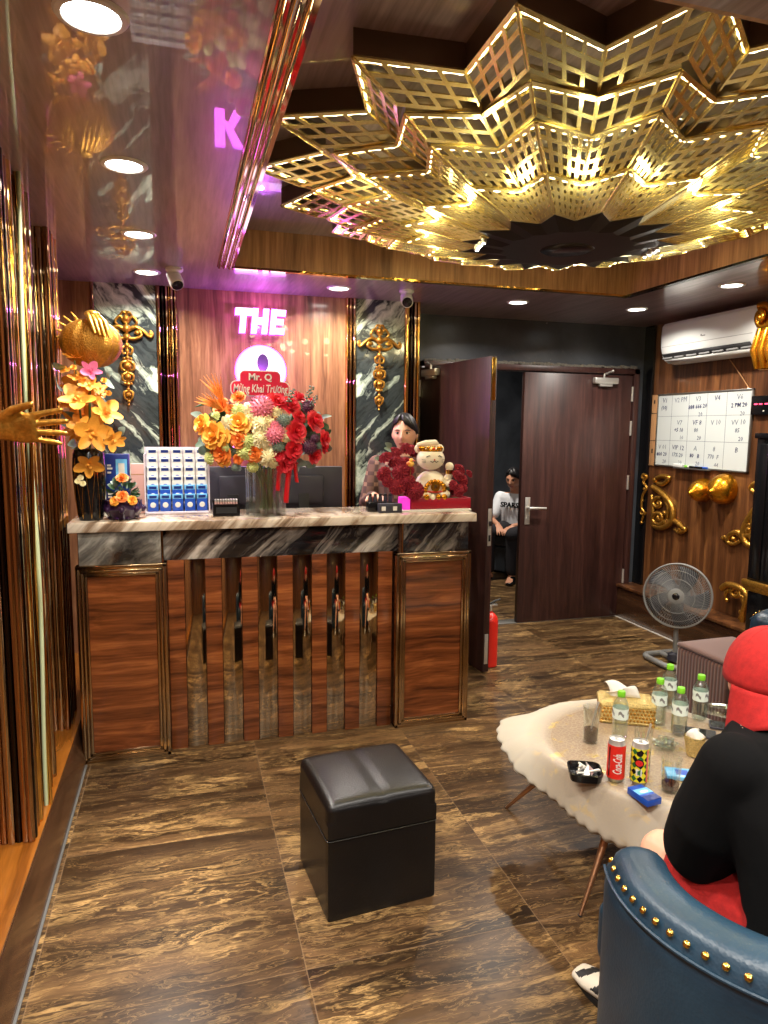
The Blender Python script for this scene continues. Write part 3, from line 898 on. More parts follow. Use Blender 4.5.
# ------------------------------------------------------------------ cigarette rack and packs
rack = thing('display_rack', 'white stepped rack of cigarette packs on the countertop', 'display rack', (-0.025, 3.665, CT))
m = MB().bx(-0.157, 0.157, -0.055, 0.055, 0, 0.012, 0.002)
for r in range(6):
    z = 0.013+r*0.045; y = -0.038+r*0.0145
    m.bx(-0.153, 0.153, y-0.0005, y+0.0145, z-0.008 if r else 0.0, z-0.001)
m.bx(-0.157, -0.1505, -0.055, 0.055, 0.0, 0.30).bx(0.1505, 0.157, -0.055, 0.055, 0.0, 0.30)
m.bx(-0.157, 0.157, 0.0495, 0.055, 0, 0.333)
m.build('frame', 'lavender_frame', rack)
m = MB()
for k in range(6): m.bx(-0.1515+k*0.0594-0.0012, -0.1515+k*0.0594+0.0012, -0.05, -0.046, 0.10, 0.30)
m.build('divider', 'white_plastic', rack)
def make_pack(front, top, name='cigarette_pack'):
    t = thing(name, '', 'cigarette pack')
    MB().bx(-0.026, 0.026, -0.0065, 0.0065, 0, 0.086, 0.0015).build('box', front, t)
    MB().bx(-0.0262, 0.0262, -0.0068, 0.0068, 0.062, 0.0862, 0.001).build('lid', top, t)
    e = MB().bx(-0.018, 0.018, -0.0075, -0.0066, 0.066, 0.080, 0.0)
    e.build('warning_print', 'deep_blue' if front != 'sky_print' else 'white_paper', t)
    MB().ball((0, -0.0066, 0.032), (0.014, 0.001, 0.014), 10, 6).build('emblem', 'white_paper' if front != 'white_paper' else 'blue_print', t)
    return t
pblue, pwhite = make_pack('blue_print', 'sky_print'), make_pack('white_paper', 'white_plastic')
rows = ['front', 'second', 'third', 'fourth', 'fifth', 'topmost']; colsn = ['leftmost', 'second from left', 'middle', 'second from right', 'rightmost']
for r in range(6):
    for k in range(5):
        src = pblue if r < 2 else pwhite
        lab = ('blue' if r < 2 else 'white-and-blue') + ' cigarette pack, %s in the %s row of the rack' % (colsn[k], rows[r])
        loc = (-0.025-0.1188+k*0.0594, 3.665-0.038+r*0.0145+0.0072, CT+0.013+r*0.045)
        if (r, k) in ((0, 0), (2, 0)):
            o = src; o.location = loc; o['label'] = lab
        else: o = dup(src, loc, label=lab)
        o['group'] = 'cigarette packs in the display rack'

# ------------------------------------------------------------------ lighter boxes
lb = thing('lighter_display', 'black open box of lighters beside the cigarette rack', 'display box', (0.205, 3.50, CT))
m = MB().bx(-0.065, 0.065, -0.03, 0.03, 0, 0.006).bx(-0.065, 0.065, -0.03, -0.027, 0.006, 0.06).bx(-0.065, 0.065, 0.027, 0.03, 0.006, 0.075)
m.bx(-0.065, -0.062, -0.027, 0.027, 0.006, 0.066).bx(0.062, 0.065, -0.027, 0.027, 0.006, 0.066)
m.build('tray', 'black_gloss', lb)
MB().bx(-0.05, 0.05, -0.031, -0.0302, 0.015, 0.045).build('front_print', 'black_matte', lb)
lt = thing('lighter', '', 'lighter')
MB().bx(-0.0045, 0.0045, -0.009, 0.009, 0, 0.062, 0.002).build('body', 'pale_pink', lt)
MB().bx(-0.0042, 0.0042, -0.008, 0.006, 0.062, 0.076, 0.001).build('cap', 'steel', lt)
for r in range(2):
    for k in range(9):
        loc = (0.205-0.050+k*0.0125, 3.488+r*0.023, CT+0.0065)
        o = lt if (r == 0 and k == 0) else dup(lt, loc)
        o.location = loc
        o['label'] = 'pink lighter standing in the black box, %s row, place %s from the left' % (('front', 'rear')[r], ('first', 'second', 'third', 'fourth', 'fifth', 'sixth', 'seventh', 'eighth', 'ninth')[k])
        o['group'] = 'lighters in the black box'
c2 = thing('vial_holder', 'black holder with a row of dark vials beside the pink box', 'holder', (1.01, 3.53, CT))
m = MB().bx(-0.075, 0.075, -0.03, 0.03, 0, 0.05, 0.003)
m.build('block', 'black_gloss', c2)
for k in range(5):
    v = MB().lathe([(0.0105, 0.05), (0.0105, 0.074), (0.008, 0.08), (0.008, 0.092), (0.0, 0.092)], 14, M_=T(-0.056+k*0.028, 0, 0)).build('vial', 'dark_grey_plastic', c2)
    MB().lathe([(0.0085, 0.081), (0.0085, 0.093), (0.0, 0.094)], 14, M_=T(-0.056+k*0.028, 0, 0)).build('vial_cap', 'black_matte', v)
c3 = thing('card_box', 'small black box with pale square labels in front of the vial holder', 'box', (1.055, 3.46, CT))
MB().bx(-0.075, 0.05, -0.018, 0.018, 0, 0.048, 0.002).build('box', 'dark_grey_plastic', c3)
for x in (-0.062, 0.0): MB().bx(x, x+0.022, -0.0190, -0.0182, 0.012, 0.034).build('sticker', 'white_paper', c3)

# ------------------------------------------------------------------ boxes behind
bb = thing('gift_box', 'tall dark blue box with a framed white print, behind the dish garden', 'box', (-0.305, 3.66, CT))
MB().bx(-0.058, 0.054, -0.025, 0.025, 0, 0.30, 0.003).build('box', 'deep_blue', bb)
MB().bx(-0.008, 0.044, -0.0268, -0.0252, 0.17, 0.275).build('print', 'sky_print', bb)
MB().bx(0.004, 0.032, -0.0278, -0.0266, 0.185, 0.255).build('print_figure', 'white_paper', bb)
m = MB()
for k, z in enumerate((0.24, 0.225, 0.205, 0.10, 0.085)): m.bx(-0.048, -0.030+0.006*(k % 2), -0.0262, -0.0252, z, z+0.009)
m.build('print_lines', 'white_paper', bb)
pb = thing('paper_box', 'pinkish cardboard box between the blue box and the cigarette rack', 'box', (-0.212, 3.70, CT))
MB().bx(-0.036, 0.028, -0.03, 0.03, 0, 0.25, 0.003).build('box', 'pale_pink', pb)
MB().bx(-0.0365, 0.0285, -0.0305, 0.0305, 0.195, 0.199).build('lid_seam', 'cardboard', pb)

# ------------------------------------------------------------------ monitors (seen from behind)
def monitor(label, x0, x1, z0, z1, y):
    t = thing('monitor', label, 'monitor', ((x0+x1)/2, y, 0.77))
    w = (x1-x0)/2
    MB().bx(-w, w, -0.012, 0.022, z0-0.77, z1-0.77, 0.008).build('housing', 'dark_grey_plastic', t)
    MB().bx(-w+0.014, w-0.014, 0.0215, 0.0232, z0-0.755, z1-0.785).build('screen', 'monitor_glow', t)
    MB().bx(-w*0.5, w*0.5, -0.03, -0.010, z0-0.72, z1-0.82, 0.01).build('rear_bulge', 'dark_grey_plastic', t)
    s = MB().bx(-0.03, 0.03, -0.035, -0.015, 0.012, z0-0.66, 0.004).build('stand', 'black_matte', t)
    MB().lathe([(0.10, 0), (0.10, 0.008), (0.03, 0.014), (0.0, 0.014)], 24, M_=T(0, -0.01, 0)).build('stand_base', 'black_matte', s)
monitor('dark monitor back left of the big flower vase', 0.115, 0.415, 1.10, 1.362, 3.90)
monitor('dark monitor back right of the big flower vase', 0.430, 0.885, 1.10, 1.360, 3.90)

# ------------------------------------------------------------------ flowers
def petal_seg(mb, ph, spread, r0, r1, z0, z1, curl, nu=5, nv=4, rf=0.0, mi=0):
    def fn(u, v):
        a = ph + (u-0.5)*2*spread*(0.45+0.55*math.sin(PI*min(1, 0.15+v*0.75)))
        r = r0+(r1-r0)*v**0.8
        z = z0+(z1-z0)*v - curl*v*v - (abs(u-0.5)*2)**2*0.18*(z1-z0 if abs(z1-z0) > 0.2*r1 else r1)*v
        z += rf*math.sin(u*9+ph*3)*v
        return (r*math.cos(a), r*math.sin(a), z)
    mb.grid(fn, nu, nv, mi=mi)
def rose(R=1.0):
    m = MB()
    for L, (n, op, h0, h1, cu) in enumerate(((5, 1.0, -0.25, 0.30, 0.28), (5, 0.74, -0.2, 0.46, 0.12), (4, 0.48, -0.15, 0.52, 0.04), (3, 0.24, -0.1, 0.52, 0.0))):
        for k in range(n):
            petal_seg(m, 2*PI*k/n+L*0.5+random.uniform(-.1, .1), PI/n*1.25, 0.08, op*R, h0, h1+random.uniform(-.04, .04), cu)
    m.ball((0, 0, 0.18), (0.17, 0.17, 0.28), 8, 6)
    m.lathe([(0.10, -0.5), (0.22, -0.26), (0.3, -0.12)], 8)
    return m
def orchid():
    m = MB()
    for k in range(5):
        a = 2*PI*k/5+PI/2
        wide = 0.42 if k in (1, 4) else 0.30
        def fn(u, v, a=a, wide=wide):
            w = wide*math.sin(PI*min(1, 0.08+0.86*v))**0.7*(u-0.5)*2
            r = 0.06+0.98*v
            z = 0.30*v*v*0.9 - 0.18*v*(1-v) + 0.25*abs(u-0.5)*math.sin(PI*v)
            return (r*math.cos(a)-w*math.sin(a), r*math.sin(a)+w*math.cos(a), z)
        m.grid(fn, 5, 6)
    for k in range(3):
        petal_seg(m, 2*PI*k/3, 0.7, 0.02, 0.26, 0, 0.36, 0.1, 4, 4)
    m.ball((0, 0, 0.1), 0.12, 8, 6)
    return m
def carnation(nl=4):
    m = MB()
    for L in range(nl):
        R = 1.0-0.2*L; lift = 0.05+0.17*L; ph = random.random()*6
        f = random.choice((9, 11, 13))
        def fn(u, v, R=R, lift=lift, ph=ph, f=f):
            a = 2*PI*u; r = R*(0.05+0.95*v)*(1+0.06*math.sin(f*1.7*a+ph)*v)
            z = lift+0.10*v-0.25*v*v+0.15*math.sin(f*a+ph)*v*v
            return (r*math.cos(a), r*math.sin(a), z)
        m.grid(fn, 44, 4, cu=True)
    m.lathe([(0.08, -0.5), (0.2, -0.25), (0.28, 0.0)], 8)
    return m
def pompon(n=110):
    m = MB().ball((0, 0, 0), 0.8, 12, 8)
    for i in range(n):
        z = 1-2*(i+0.5)/n; a = i*2.39996
        d = Vector((math.sqrt(1-z*z)*math.cos(a), math.sqrt(1-z*z)*math.sin(a), z))
        m.cyl(d*0.7, d*1.02, 0.09, 0.03, n=5)
    return m
def leafm(long=1.0, wide=0.3):
    def fn(u, v):
        w = wide*math.sin(PI*(0.04+0.92*v))**0.8*(u-0.5)*2
        return (w, 0.1*math.sin(PI*v)-0.25*v*v*long*0.3 + 0.15*abs(w), long*v)
    return MB().grid(fn, 5, 7)
def beak():
    m = MB()
    for k in range(6):
        a = (k-2.5)*0.17
        m.tube([(0, 0, 0), (0.3*math.sin(a), 0.02, 0.4*math.cos(a)), (0.9*math.sin(a), 0.05*(k % 2), 1.0*math.cos(a))], [0.05, 0.075, 0.005], 6, flat=0.4, mi=0)
    m.tube([(0, 0, -0.05), (0.55, 0, 0.08), (1.05, 0, 0.04)], [0.07, 0.06, 0.006], 7, mi=1)
    return m
def spike():
    m = MB().tube([(0, 0, 0), (0.05, 0, 0.5), (0, 0, 1)], [0.02, 0.015, 0.008], 5)
    for k in range(14):
        z = 0.2+0.8*k/14; a = k*2.4
        m.ball((0.1*math.cos(a), 0.1*math.sin(a), z), (0.07, 0.07, 0.05), 6, 4)
    return m
FM = {}
def fmesh(kind, mat):
    key = (kind, mat)
    if key not in FM:
        mb = {'rose': rose, 'orchid': orchid, 'carnation': carnation, 'pompon': pompon, 'leaf': leafm, 'beak': beak, 'spike': spike}[kind]()
        FM[key] = mb.mesh(kind, [mat, 'leaf_green'] if kind == 'beak' else mat, sharp=60)
    return FM[key]
def bloom(parent, name, kind, mat, p, d, size, spin=None):
    o = bpy.data.objects.new(name, fmesh(kind, mat)); COL.objects.link(o); o.parent = parent
    base = Vector(parent.location)
    o.matrix_local = T(Vector(p)-base) @ fr(d) @ RZ(random.random()*6 if spin is None else spin) @ S3(size, size, size)
    return o
def stalk(parent, p0, p1, r=0.004):
    b = Vector(parent.location); a, c = Vector(p0)-b, Vector(p1)-b
    mid = a.lerp(c, 0.5) + Vector((0, 0, 0.02))
    return MB().tube([a, mid, c], r, 5).build('stem', 'stem_green', parent)

# big bouquet in the ribbed glass vase
VX, VY = 0.402, 3.50
vase = thing('glass_vase', 'ribbed clear glass vase holding the big orange and red bouquet', 'vase', (VX, VY, CT))
prof_o = lambda a, z: (0.098+0.005*math.cos(a*14))*(1.0-0.03*math.sin(PI*z/0.235))
m = MB()
m.grid(lambda u, v: (prof_o(2*PI*u, v*0.235)*math.cos(2*PI*u), prof_o(2*PI*u, v*0.235)*math.sin(2*PI*u), 0.235*v), 112, 8, cu=True)
o0 = len(m.v)
m.grid(lambda u, v: ((prof_o(2*PI*u, 0.02+v*0.213)-0.010)*math.cos(2*PI*u), (prof_o(2*PI*u, 0.02+v*0.213)-0.010)*math.sin(2*PI*u), 0.016+0.219*v), 112, 8, cu=True)
n = 112
for j in range(n):   # rim, floor and underside
    j2 = (j+1) % n
    m.f.append([j*8+7, j2*8+7, o0+j2*8+7, o0+j*8+7]); m.mi.append(0)
m.f.append([j*8 for j in range(n)]); m.mi.append(0)
m.f.append([o0+j*8 for j in range(n)]); m.mi.append(0)
m.build('body', 'vase_glass', vase, sharp=70)
MB().lathe([(0.0, 0.018), (0.083, 0.018), (0.083, 0.10), (0.0, 0.10)], 40).build('water', 'water', vase)

bq = thing('flower_bouquet', 'big bouquet of orange, cream and red flowers in the glass vase', 'bouquet', (VX, VY, 1.375))
BC = Vector((0.385, 3.50, 1.535))
def bpos(cx, cy):
    px_, py_ = 190+cx/5.12, 380+cy/5.12
    q = at(px_, py_, Y=3.42)
    dx, dz = (q.x-BC.x)/0.36, (q.z-BC.z)/0.22
    rr = min(0.98, dx*dx+dz*dz)
    Y = VY-0.02-0.17*math.sqrt(1-rr)
    p = at(px_, py_, Y=Y)
    d = Vector(((p.x-BC.x)*1.0, (p.y-BC.y)*1.6-0.05, (p.z-BC.z)*1.0+0.05))
    return p, d
FL = [('orange_rose', 'rose', 'petal_orange', [(155, 130, 40), (245, 88, 36), (162, 378, 46), (325, 375, 42), (248, 302, 42), (245, 406, 24), (205, 150, 26)]),
      ('yellow_rose', 'rose', 'petal_yellow', [(252, 220, 55), (118, 280, 62), (165, 290, 40), (60, 225, 48), (170, 405, 38)]),
      ('green_chrysanthemum', 'carnation', 'petal_green', [(240, 156, 36), (280, 368, 36), (290, 312, 34), (95, 402, 28), (320, 447, 26), (128, 186, 24), (178, 345, 20)]),
      ('cream_carnation', 'carnation', 'petal_cream', [(370, 226, 54), (362, 298, 42), (400, 392, 46), (190, 215, 34), (495, 295, 22), (440, 158, 26), (292, 152, 34), (300, 195, 24), (430, 425, 26)]),
      ('pink_pompon', 'pompon', 'petal_pink', [(365, 142, 56), (432, 276, 46), (432, 238, 26)]),
      ('green_thistle', 'pompon', 'leaf_grey', [(480, 208, 32), (452, 340, 28), (232, 446, 20), (655, 335, 18)]),
      ('red_rose', 'rose', 'petal_red', [(450, 110, 46), (515, 130, 50), (560, 90, 42), (640, 212, 54), (545, 262, 52), (690, 300, 42), (640, 382, 46), (535, 355, 46), (490, 432, 46), (455, 385, 34), (560, 190, 34), (690, 345, 30), (625, 110, 24), (515, 400, 34), (425, 85, 26)]),
      ('purple_thistle', 'pompon', 'petal_purple', [(605, 138, 30), (610, 342, 36), (640, 300, 22)])]
for nm, kind, mt, lst in FL:
    for cx, cy, sz in lst:
        p, d = bpos(cx, cy)
        k = sz/5.12*3.55/692*1.12
        bloom(bq, nm, kind, mt, p, d, k)
for k in range(16):     # the far side of the dome
    a = 2*PI*k/16*0.5+0.1; r = random.uniform(0.5, 0.95)
    p = Vector((BC.x+0.30*math.cos(a)*r, VY+0.02+0.13*math.sin(a)*r, BC.z+random.uniform(-0.08, 0.13)))
    nm, kind, mt = random.choice([(f[0], f[1], f[2]) for f in FL if f[0] not in ('green_thistle', 'purple_thistle')])
    bloom(bq, nm, kind, mt, p, p-BC+Vector((0, 0.06, 0.04)), 0.038)
for cx, cy, sz, ang in ((95, 40, 120, 0.3), (75, 125, 100, -0.5)):
    p = bpos(170, 110 if cy < 100 else 150)[0]; q = at(190+cx/5.12, 380+cy/5.12, Y=3.40)
    q2 = q-p
    bloom(bq, 'bird_of_paradise', 'beak', 'petal_beak', p, (q2.x, -0.05, abs(q2.z)+0.07 if cy < 100 else q2.z+0.03), 0.15 if cy < 100 else 0.14, spin=2.6)
for cx, cy, s in ((500, 70, 0.09), (585, 60, 0.10), (610, 90, 0.08)):
    p, d = bpos(cx, cy+60)
    bloom(bq, 'seed_spike', 'spike', 'leaf_grey', p, d+Vector((0, 0, 0.25)), s)
for k in range(46):
    a = random.uniform(0, 2*PI); e = random.uniform(-0.5, 0.9)
    d = Vector((math.cos(a)*math.cos(e), math.sin(a)*math.cos(e)*0.8, math.sin(e)*0.9))
    p = BC+Vector((d.x*0.22, d.y*0.10, d.z*0.13-0.01))
    bloom(bq, 'leaf', 'leaf', 'leaf_green' if k % 3 else 'leaf_grey', p, d+Vector((0, 0, 0.1)), random.uniform(0.09, 0.14))
for cx, cy in ((700, 190), (60, 362), (575, 425), (620, 432), (545, 455), (232, 455), (200, 352), (705, 350), (30, 180), (120, 200)):
    p, d = bpos(cx, cy)
    bloom(bq, 'leaf', 'leaf', 'leaf_grey', p-d.normalized()*0.05, d, 0.075)
for k in range(18):
    a = 2*PI*k/18; r = random.uniform(0.01, 0.065)
    stalk(bq, (VX+r*math.cos(a+2), VY+r*math.sin(a+2), CT+0.03), (VX+0.06*math.cos(a), VY+0.05*math.sin(a), 1.40), 0.0045)
# red ribbon hanging on the front of the vase
m = MB()
for (x0, x1, l, w) in ((0.10, 0.085, 0.20, 0.030), (0.055, 0.045, 0.14, 0.026), (0.125, 0.14, 0.10, 0.022)):
    m.grid(lambda u, v, x0=x0, x1=x1, l=l, w=w: (x0+(x1-x0)*v+(u-0.5)*w*(1-0.25*v), -0.118-0.012*math.sin(5*v+u)-0.01*math.sin(PI*u), 0.035-l*v), 5, 10)
for s in (-1, 1):
    m.tube([(0.075, -0.12, 0.03), (0.075+s*0.035, -0.135, 0.055), (0.075+s*0.055, -0.13, 0.03), (0.075+s*0.03, -0.13, 0.015), (0.075, -0.12, 0.03)], [0.004, 0.014, 0.017, 0.012, 0.004], 8, flat=0.35)
rb = m.build('ribbon', 'ribbon_red', bq); solidify(rb, 0.0015)
# greeting board on a stick
gb = thing('greeting_board', 'red board lettered Mung Khai Truong on a stick above the bouquet', 'greeting sign', (0.375, 3.46, 1.585))
def rr(x0, x1, z0, z1, r, n=6):
    out = []
    for cx, cz, a in ((x1-r, z0+r, -PI/2), (x1-r, z1-r, 0), (x0+r, z1-r, PI/2), (x0+r, z0+r, PI)):
        out += [(cx+r*math.cos(a+PI/2*i/n), cz+r*math.sin(a+PI/2*i/n)) for i in range(n+1)]
    return out
W = T(0, 0, 0) @ RX(PI/2)
m = MB().prism(rr(-0.138, 0.138, 0.148, 0.212, 0.024), 0.0, 0.004, M_=W).prism(rr(-0.095, 0.095, 0.19, 0.262, 0.022), 0.0, 0.0038, M_=W)
m.build('board', plain('board_red', srgb(206, 30, 66), 0.4), gb)
m = MB().prism(rr(-0.143, 0.143, 0.143, 0.217, 0.027), -0.002, 0.0, M_=W).prism(rr(-0.100, 0.100, 0.19, 0.267, 0.025), -0.002, -0.0002, M_=W)
m.build('edge', 'white_paper', gb)
m = text_mb('M\u1eebng Khai Tr\u01b0\u01a1ng', 0.043, T(0, -0.0052, 0.178) @ RX(PI/2) @ S3(0.78, 1.25, 1), 0.0008, shear=0.18, bold=0.0006)
text_mb('Mr. Q', 0.046, T(0, -0.0052, 0.234) @ RX(PI/2), 0.0008, bold=0.0012, mb=m)
m.build('lettering', 'white_paper', gb, sharp=20)
MB().tube([(0, 0.004, -0.08), (0, 0.004, 0.15)], 0.003, 6).build('stick', 'white_plastic', gb)

# ------------------------------------------------------------------ orchids in the black vase
v2 = thing('black_vase', 'black vase with fine gold zigzag lines at the left end of the counter', 'vase', (-0.415, 3.47, CT))
vp = [(0.0, 0.0), (0.050, 0.0), (0.056, 0.02), (0.066, 0.12), (0.072, 0.24), (0.068, 0.31), (0.060, 0.33), (0.055, 0.326), (0.062, 0.24), (0.05, 0.03), (0.0, 0.02)]
MB().lathe(vp, 36).build('body', 'black_gloss', v2)
def vrad(z):
    for (r0, z0), (r1, z1) in zip(vp, vp[1:]):
        if z0 <= z <= z1: return r0+(r1-r0)*(z-z0)/(z1-z0)
    return 0.06
m = MB()
for k in range(9):
    for s in (-1, 1):
        pts = []
        for i in range(15):
            z = 0.01+0.28*i/14; a = 2*PI*k/9+s*(i/14)*0.36
            r = vrad(z)+0.0006
            pts.append((r*math.cos(a), r*math.sin(a), z))
        m.tube(pts, 0.0011, 5)
m.build('gold_lines', 'brass', v2)
ob_ = thing('orchid_bouquet', 'golden orange orchids with one pink bloom in the black vase', 'bouquet', (-0.415, 3.47, CT+0.32))
OC = Vector((-0.40, 3.47, 1.60))
def opos(cx, cy, y=3.40): return at(50+cx/4.264, 290+cy/4.264, Y=y)
for cx, cy, s, y in ((105, 285, 40, 3.46), (120, 372, 34, 3.42), (65, 345, 26, 3.42), (165, 405, 38, 3.40), (120, 462, 64, 3.38), (238, 520, 58, 3.40), (180, 612, 66, 3.36), (265, 640, 42, 3.39), (165, 742, 52, 3.36), (215, 420, 26, 3.42), (215, 445, 26, 3.44), (65, 485, 26, 3.39), (125, 575, 40, 3.37), (295, 640, 26, 3.42)):
    p = opos(cx, cy, y)
    bloom(ob_, 'orchid', 'orchid', 'petal_gold', p, Vector((p.x-OC.x+0.03, -0.16, p.z-OC.z+0.02+random.uniform(-.03, .08))), s/4.264*3.5/692*1.05)
p = opos(172, 345, 3.43); bloom(ob_, 'pink_lily', 'orchid', 'petal_magenta', p, (0.1, -0.3, 0.15), 0.048)
for cx, cy in ((130, 800), (140, 825), (118, 815), (230, 385), (250, 440), (100, 330)):
    p = opos(cx, cy, 3.385); bloom(ob_, 'bud', 'rose', 'petal_cream' if cy > 700 else 'petal_gold', p, (0, -0.4, 0.2), 0.014)
for cx, cy, s in ((130, 680, 0.09), (95, 545, 0.09), (60, 335, 0.07), (110, 650, 0.07), (210, 700, 0.07), (80, 580, 0.08), (240, 350, 0.07), (250, 380, 0.07), (60, 430, 0.08), (290, 590, 0.07), (240, 590, 0.08)):
    p = opos(cx, cy, 3.43); bloom(ob_, 'leaf', 'leaf', 'leaf_grey', p, (p.x-OC.x, -0.2, random.uniform(-.2, .2)), s)
for cx, cy in ((105, 300), (120, 470), (240, 530), (180, 620), (165, 745), (172, 360), (130, 790), (265, 640), (165, 410)):
    stalk(ob_, (-0.415, 3.47, CT+0.06 if cy < 600 else CT+0.30), opos(cx, cy, 3.42), 0.003)
for k in range(8):
    p = OC+Vector((random.uniform(-.08, .08), random.uniform(0.02, 0.08), random.uniform(-0.12, 0.2)))
    bloom(ob_, 'orchid', 'orchid', 'petal_gold', p, p-OC+Vector((0, .1, .05)), 0.06)

# ------------------------------------------------------------------ dish garden
dg = thing('dish_garden', 'dark purple scalloped bowl of greenery with orange and yellow blooms', 'potted plant', (-0.272, 3.47, CT))
m = MB()
def bowl(u, v):
    a = 2*PI*u
    pr = [(0.045, 0.0), (0.062, 0.004), (0.070, 0.02), (0.088, 0.05), (0.080, 0.075), (0.083, 0.092), (0.074, 0.090)]
    i = min(int(v*6), 5); t = v*6-i
    r = pr[i][0]+(pr[i+1][0]-pr[i][0])*t; z = pr[i][1]+(pr[i+1][1]-pr[i][1])*t
    r *= 1+0.05*math.cos(8*a)*math.sin(PI*v)
    return (r*math.cos(a), r*math.sin(a), z)
m.grid(bowl, 64, 13, cu=True)
for k in range(8):
    a = 2*PI*k/8; m.ball((0.089*math.cos(a), 0.089*math.sin(a), 0.05), (0.014, 0.014, 0.017), 10, 6)
    m.ball((0.060*math.cos(a+.4), 0.060*math.sin(a+.4), 0.008), (0.014, 0.014, 0.008), 8, 6)
m.lathe([(0.0, 0.001), (0.046, 0.001)], 24)
m.build('bowl', plain('purple_glaze', srgb(44, 22, 52), 0.12), dg)
MB().lathe([(0.0, 0.098), (0.04, 0.095), (0.076, 0.086)], 24).build('soil', plain('soil', srgb(40, 30, 24), 0.95), dg)
DC = Vector((-0.272, 3.47, CT+0.09))
for k in range(70):
    a = k*2.4; e = random.uniform(0.1, 1.45)
    d = Vector((math.cos(a)*math.cos(e), math.sin(a)*math.cos(e), math.sin(e)))
    p = DC+Vector((d.x*0.045, d.y*0.045, d.z*0.085))
    bloom(dg, 'leaf', 'leaf', 'leaf_green' if k % 4 else 'leaf_grey', p, d, 0.038)
for cx, cy, mt, s, y in ((308, 800, 'petal_orange', 26, 3.44), (308, 880, 'petal_orange', 26, 3.385), (275, 900, 'petal_gold', 20, 3.385), (352, 897, 'petal_gold', 20, 3.385)):
    p = opos(cx, cy, y); bloom(dg, 'bloom', 'rose', mt, p, (p.x-DC.x, -0.1, p.z-DC.z+0.03), s/4.264*3.45/692)

# ------------------------------------------------------------------ lucky cat arrangement
tag(MB().bx(1.11, 1.505, 3.455, 3.70, CT, CT+0.010, 0.002).build('white_tray', 'white_paper'), 'flat white tray under the red flower box', 'tray')
tag(MB().bx(1.118, 1.158, 3.47, 3.56, CT+0.0105, CT+0.075, 0.003).build('pink_box', 'pink_acrylic'), 'glowing pink acrylic block at the left of the red box', 'box')
rbx = thing('red_flower_box', 'red lacquered box holding dark red carnations around the lucky cat', 'flower box', (1.335, 3.56, CT+0.0105))
m = MB().bx(-0.170, 0.175, -0.08, -0.072, 0, 0.058, 0.002).bx(-0.170, 0.175, 0.082, 0.09, 0, 0.058, 0.002).bx(-0.170, -0.162, -0.072, 0.082, 0, 0.058, 0.002).bx(0.167, 0.175, -0.072, 0.082, 0, 0.058, 0.002).bx(-0.165, 0.170, -0.075, 0.085, 0.0, 0.012)
m.build('box', 'red_box', rbx)
MB().bx(-0.161, 0.166, -0.071, 0.081, 0.012, 0.046, 0.004).build('foam', 'stem_green', rbx)
def cpos(cx, cy, y): return at(360+cx/6.4, 400+cy/6.4, Y=y)
for cx, cy, s, y in ((160, 365, 48, 3.55), (330, 320, 56, 3.60), (295, 300, 44, 3.62), (215, 325, 40, 3.62), (355, 345, 40, 3.60), (225, 395, 52, 3.55), (285, 395, 44, 3.52), (150, 470, 52, 3.52), (255, 460, 56, 3.48), (235, 555, 56, 3.46), (350, 580, 62, 3.45), (300, 520, 54, 3.46), (175, 520, 40, 3.49), (230, 350, 40, 3.60), (310, 450, 40, 3.50), (700, 470, 30, 3.54), (640, 440, 44, 3.56), (660, 510, 46, 3.52), (625, 480, 40, 3.50), (635, 580, 44, 3.48), (600, 545, 36, 3.48), (260, 330, 36, 3.62), (670, 565, 30, 3.50)):
    p = cpos(cx, cy, y); c = Vector((p.x*0.5+1.335*0.5, 3.58, 1.25))
    bloom(rbx, 'carnation', 'carnation', 'carnation_red', p, p-c+Vector((0, -0.1, 0.02)), s/6.4*3.7/692*0.98)
for cx, cy in ((205, 300), (140, 390), (250, 600), (420, 420), (540, 590), (200, 330)):
    p = cpos(cx, cy, 3.58); bloom(rbx, 'leaf', 'leaf', 'leaf_grey', p, (p.x-1.335, -0.1, 0.12), 0.05)
for k in range(14):
    p = Vector((1.335+random.uniform(-.16, .16), 3.62+random.uniform(0, .03), CT+0.085+random.uniform(0, .03)))
    bloom(rbx, 'carnation', 'carnation', 'carnation_red', p, (p.x-1.335, 0.12, 0.1), 0.042)
cat = thing('lucky_cat_figurine', 'white beckoning cat figurine with a gold crown among dark red carnations', 'figurine', (1.318, 3.565, CT+0.0575))
cb = lambda cx, cy, y: cpos(cx, cy, y)-cat.location
H_ = cb(452, 375, 3.545)
m = MB().ball(H_, (0.078, 0.062, 0.062), 24, 16)
B_ = Vector((H_.x+0.01, 0.0, 0.075))
m.ball(B_, (0.088, 0.07, 0.082), 24, 16)
m.ball((B_.x-0.05, -0.035, 0.028), (0.04, 0.045, 0.028), 14, 10); m.ball((B_.x+0.06, -0.035, 0.028), (0.04, 0.045, 0.028), 14, 10)
m.build('body', 'cream_ceramic', cat)
for s in (-1, 1):
    e = Vector((H_.x+s*0.060, 0.005, H_.z+0.052))
    eo = MB().ball(e, (0.026, 0.014, 0.026), 14, 10).build('ear', 'cream_ceramic', cat)
    MB().ball(e+Vector((0, -0.010, -0.002)), (0.015, 0.006, 0.015), 10, 8).build('inner_ear', 'pale_pink', eo)
pts = [(H_.x-0.075, -0.005, H_.z+0.074), (H_.x-0.03, -0.02, H_.z+0.082), (H_.x+0.03, -0.01, H_.z+0.083), (H_.x+0.045, 0.0, H_.z+0.080)]
MB().tube(pts, [0.010, 0.017, 0.019, 0.010], 12).build('fur_band', 'cream_ceramic', cat)
pts = [(B_.x+0.085, 0, 0.09), (B_.x+0.100, -0.02, 0.13), (B_.x+0.098, -0.025, 0.165)]
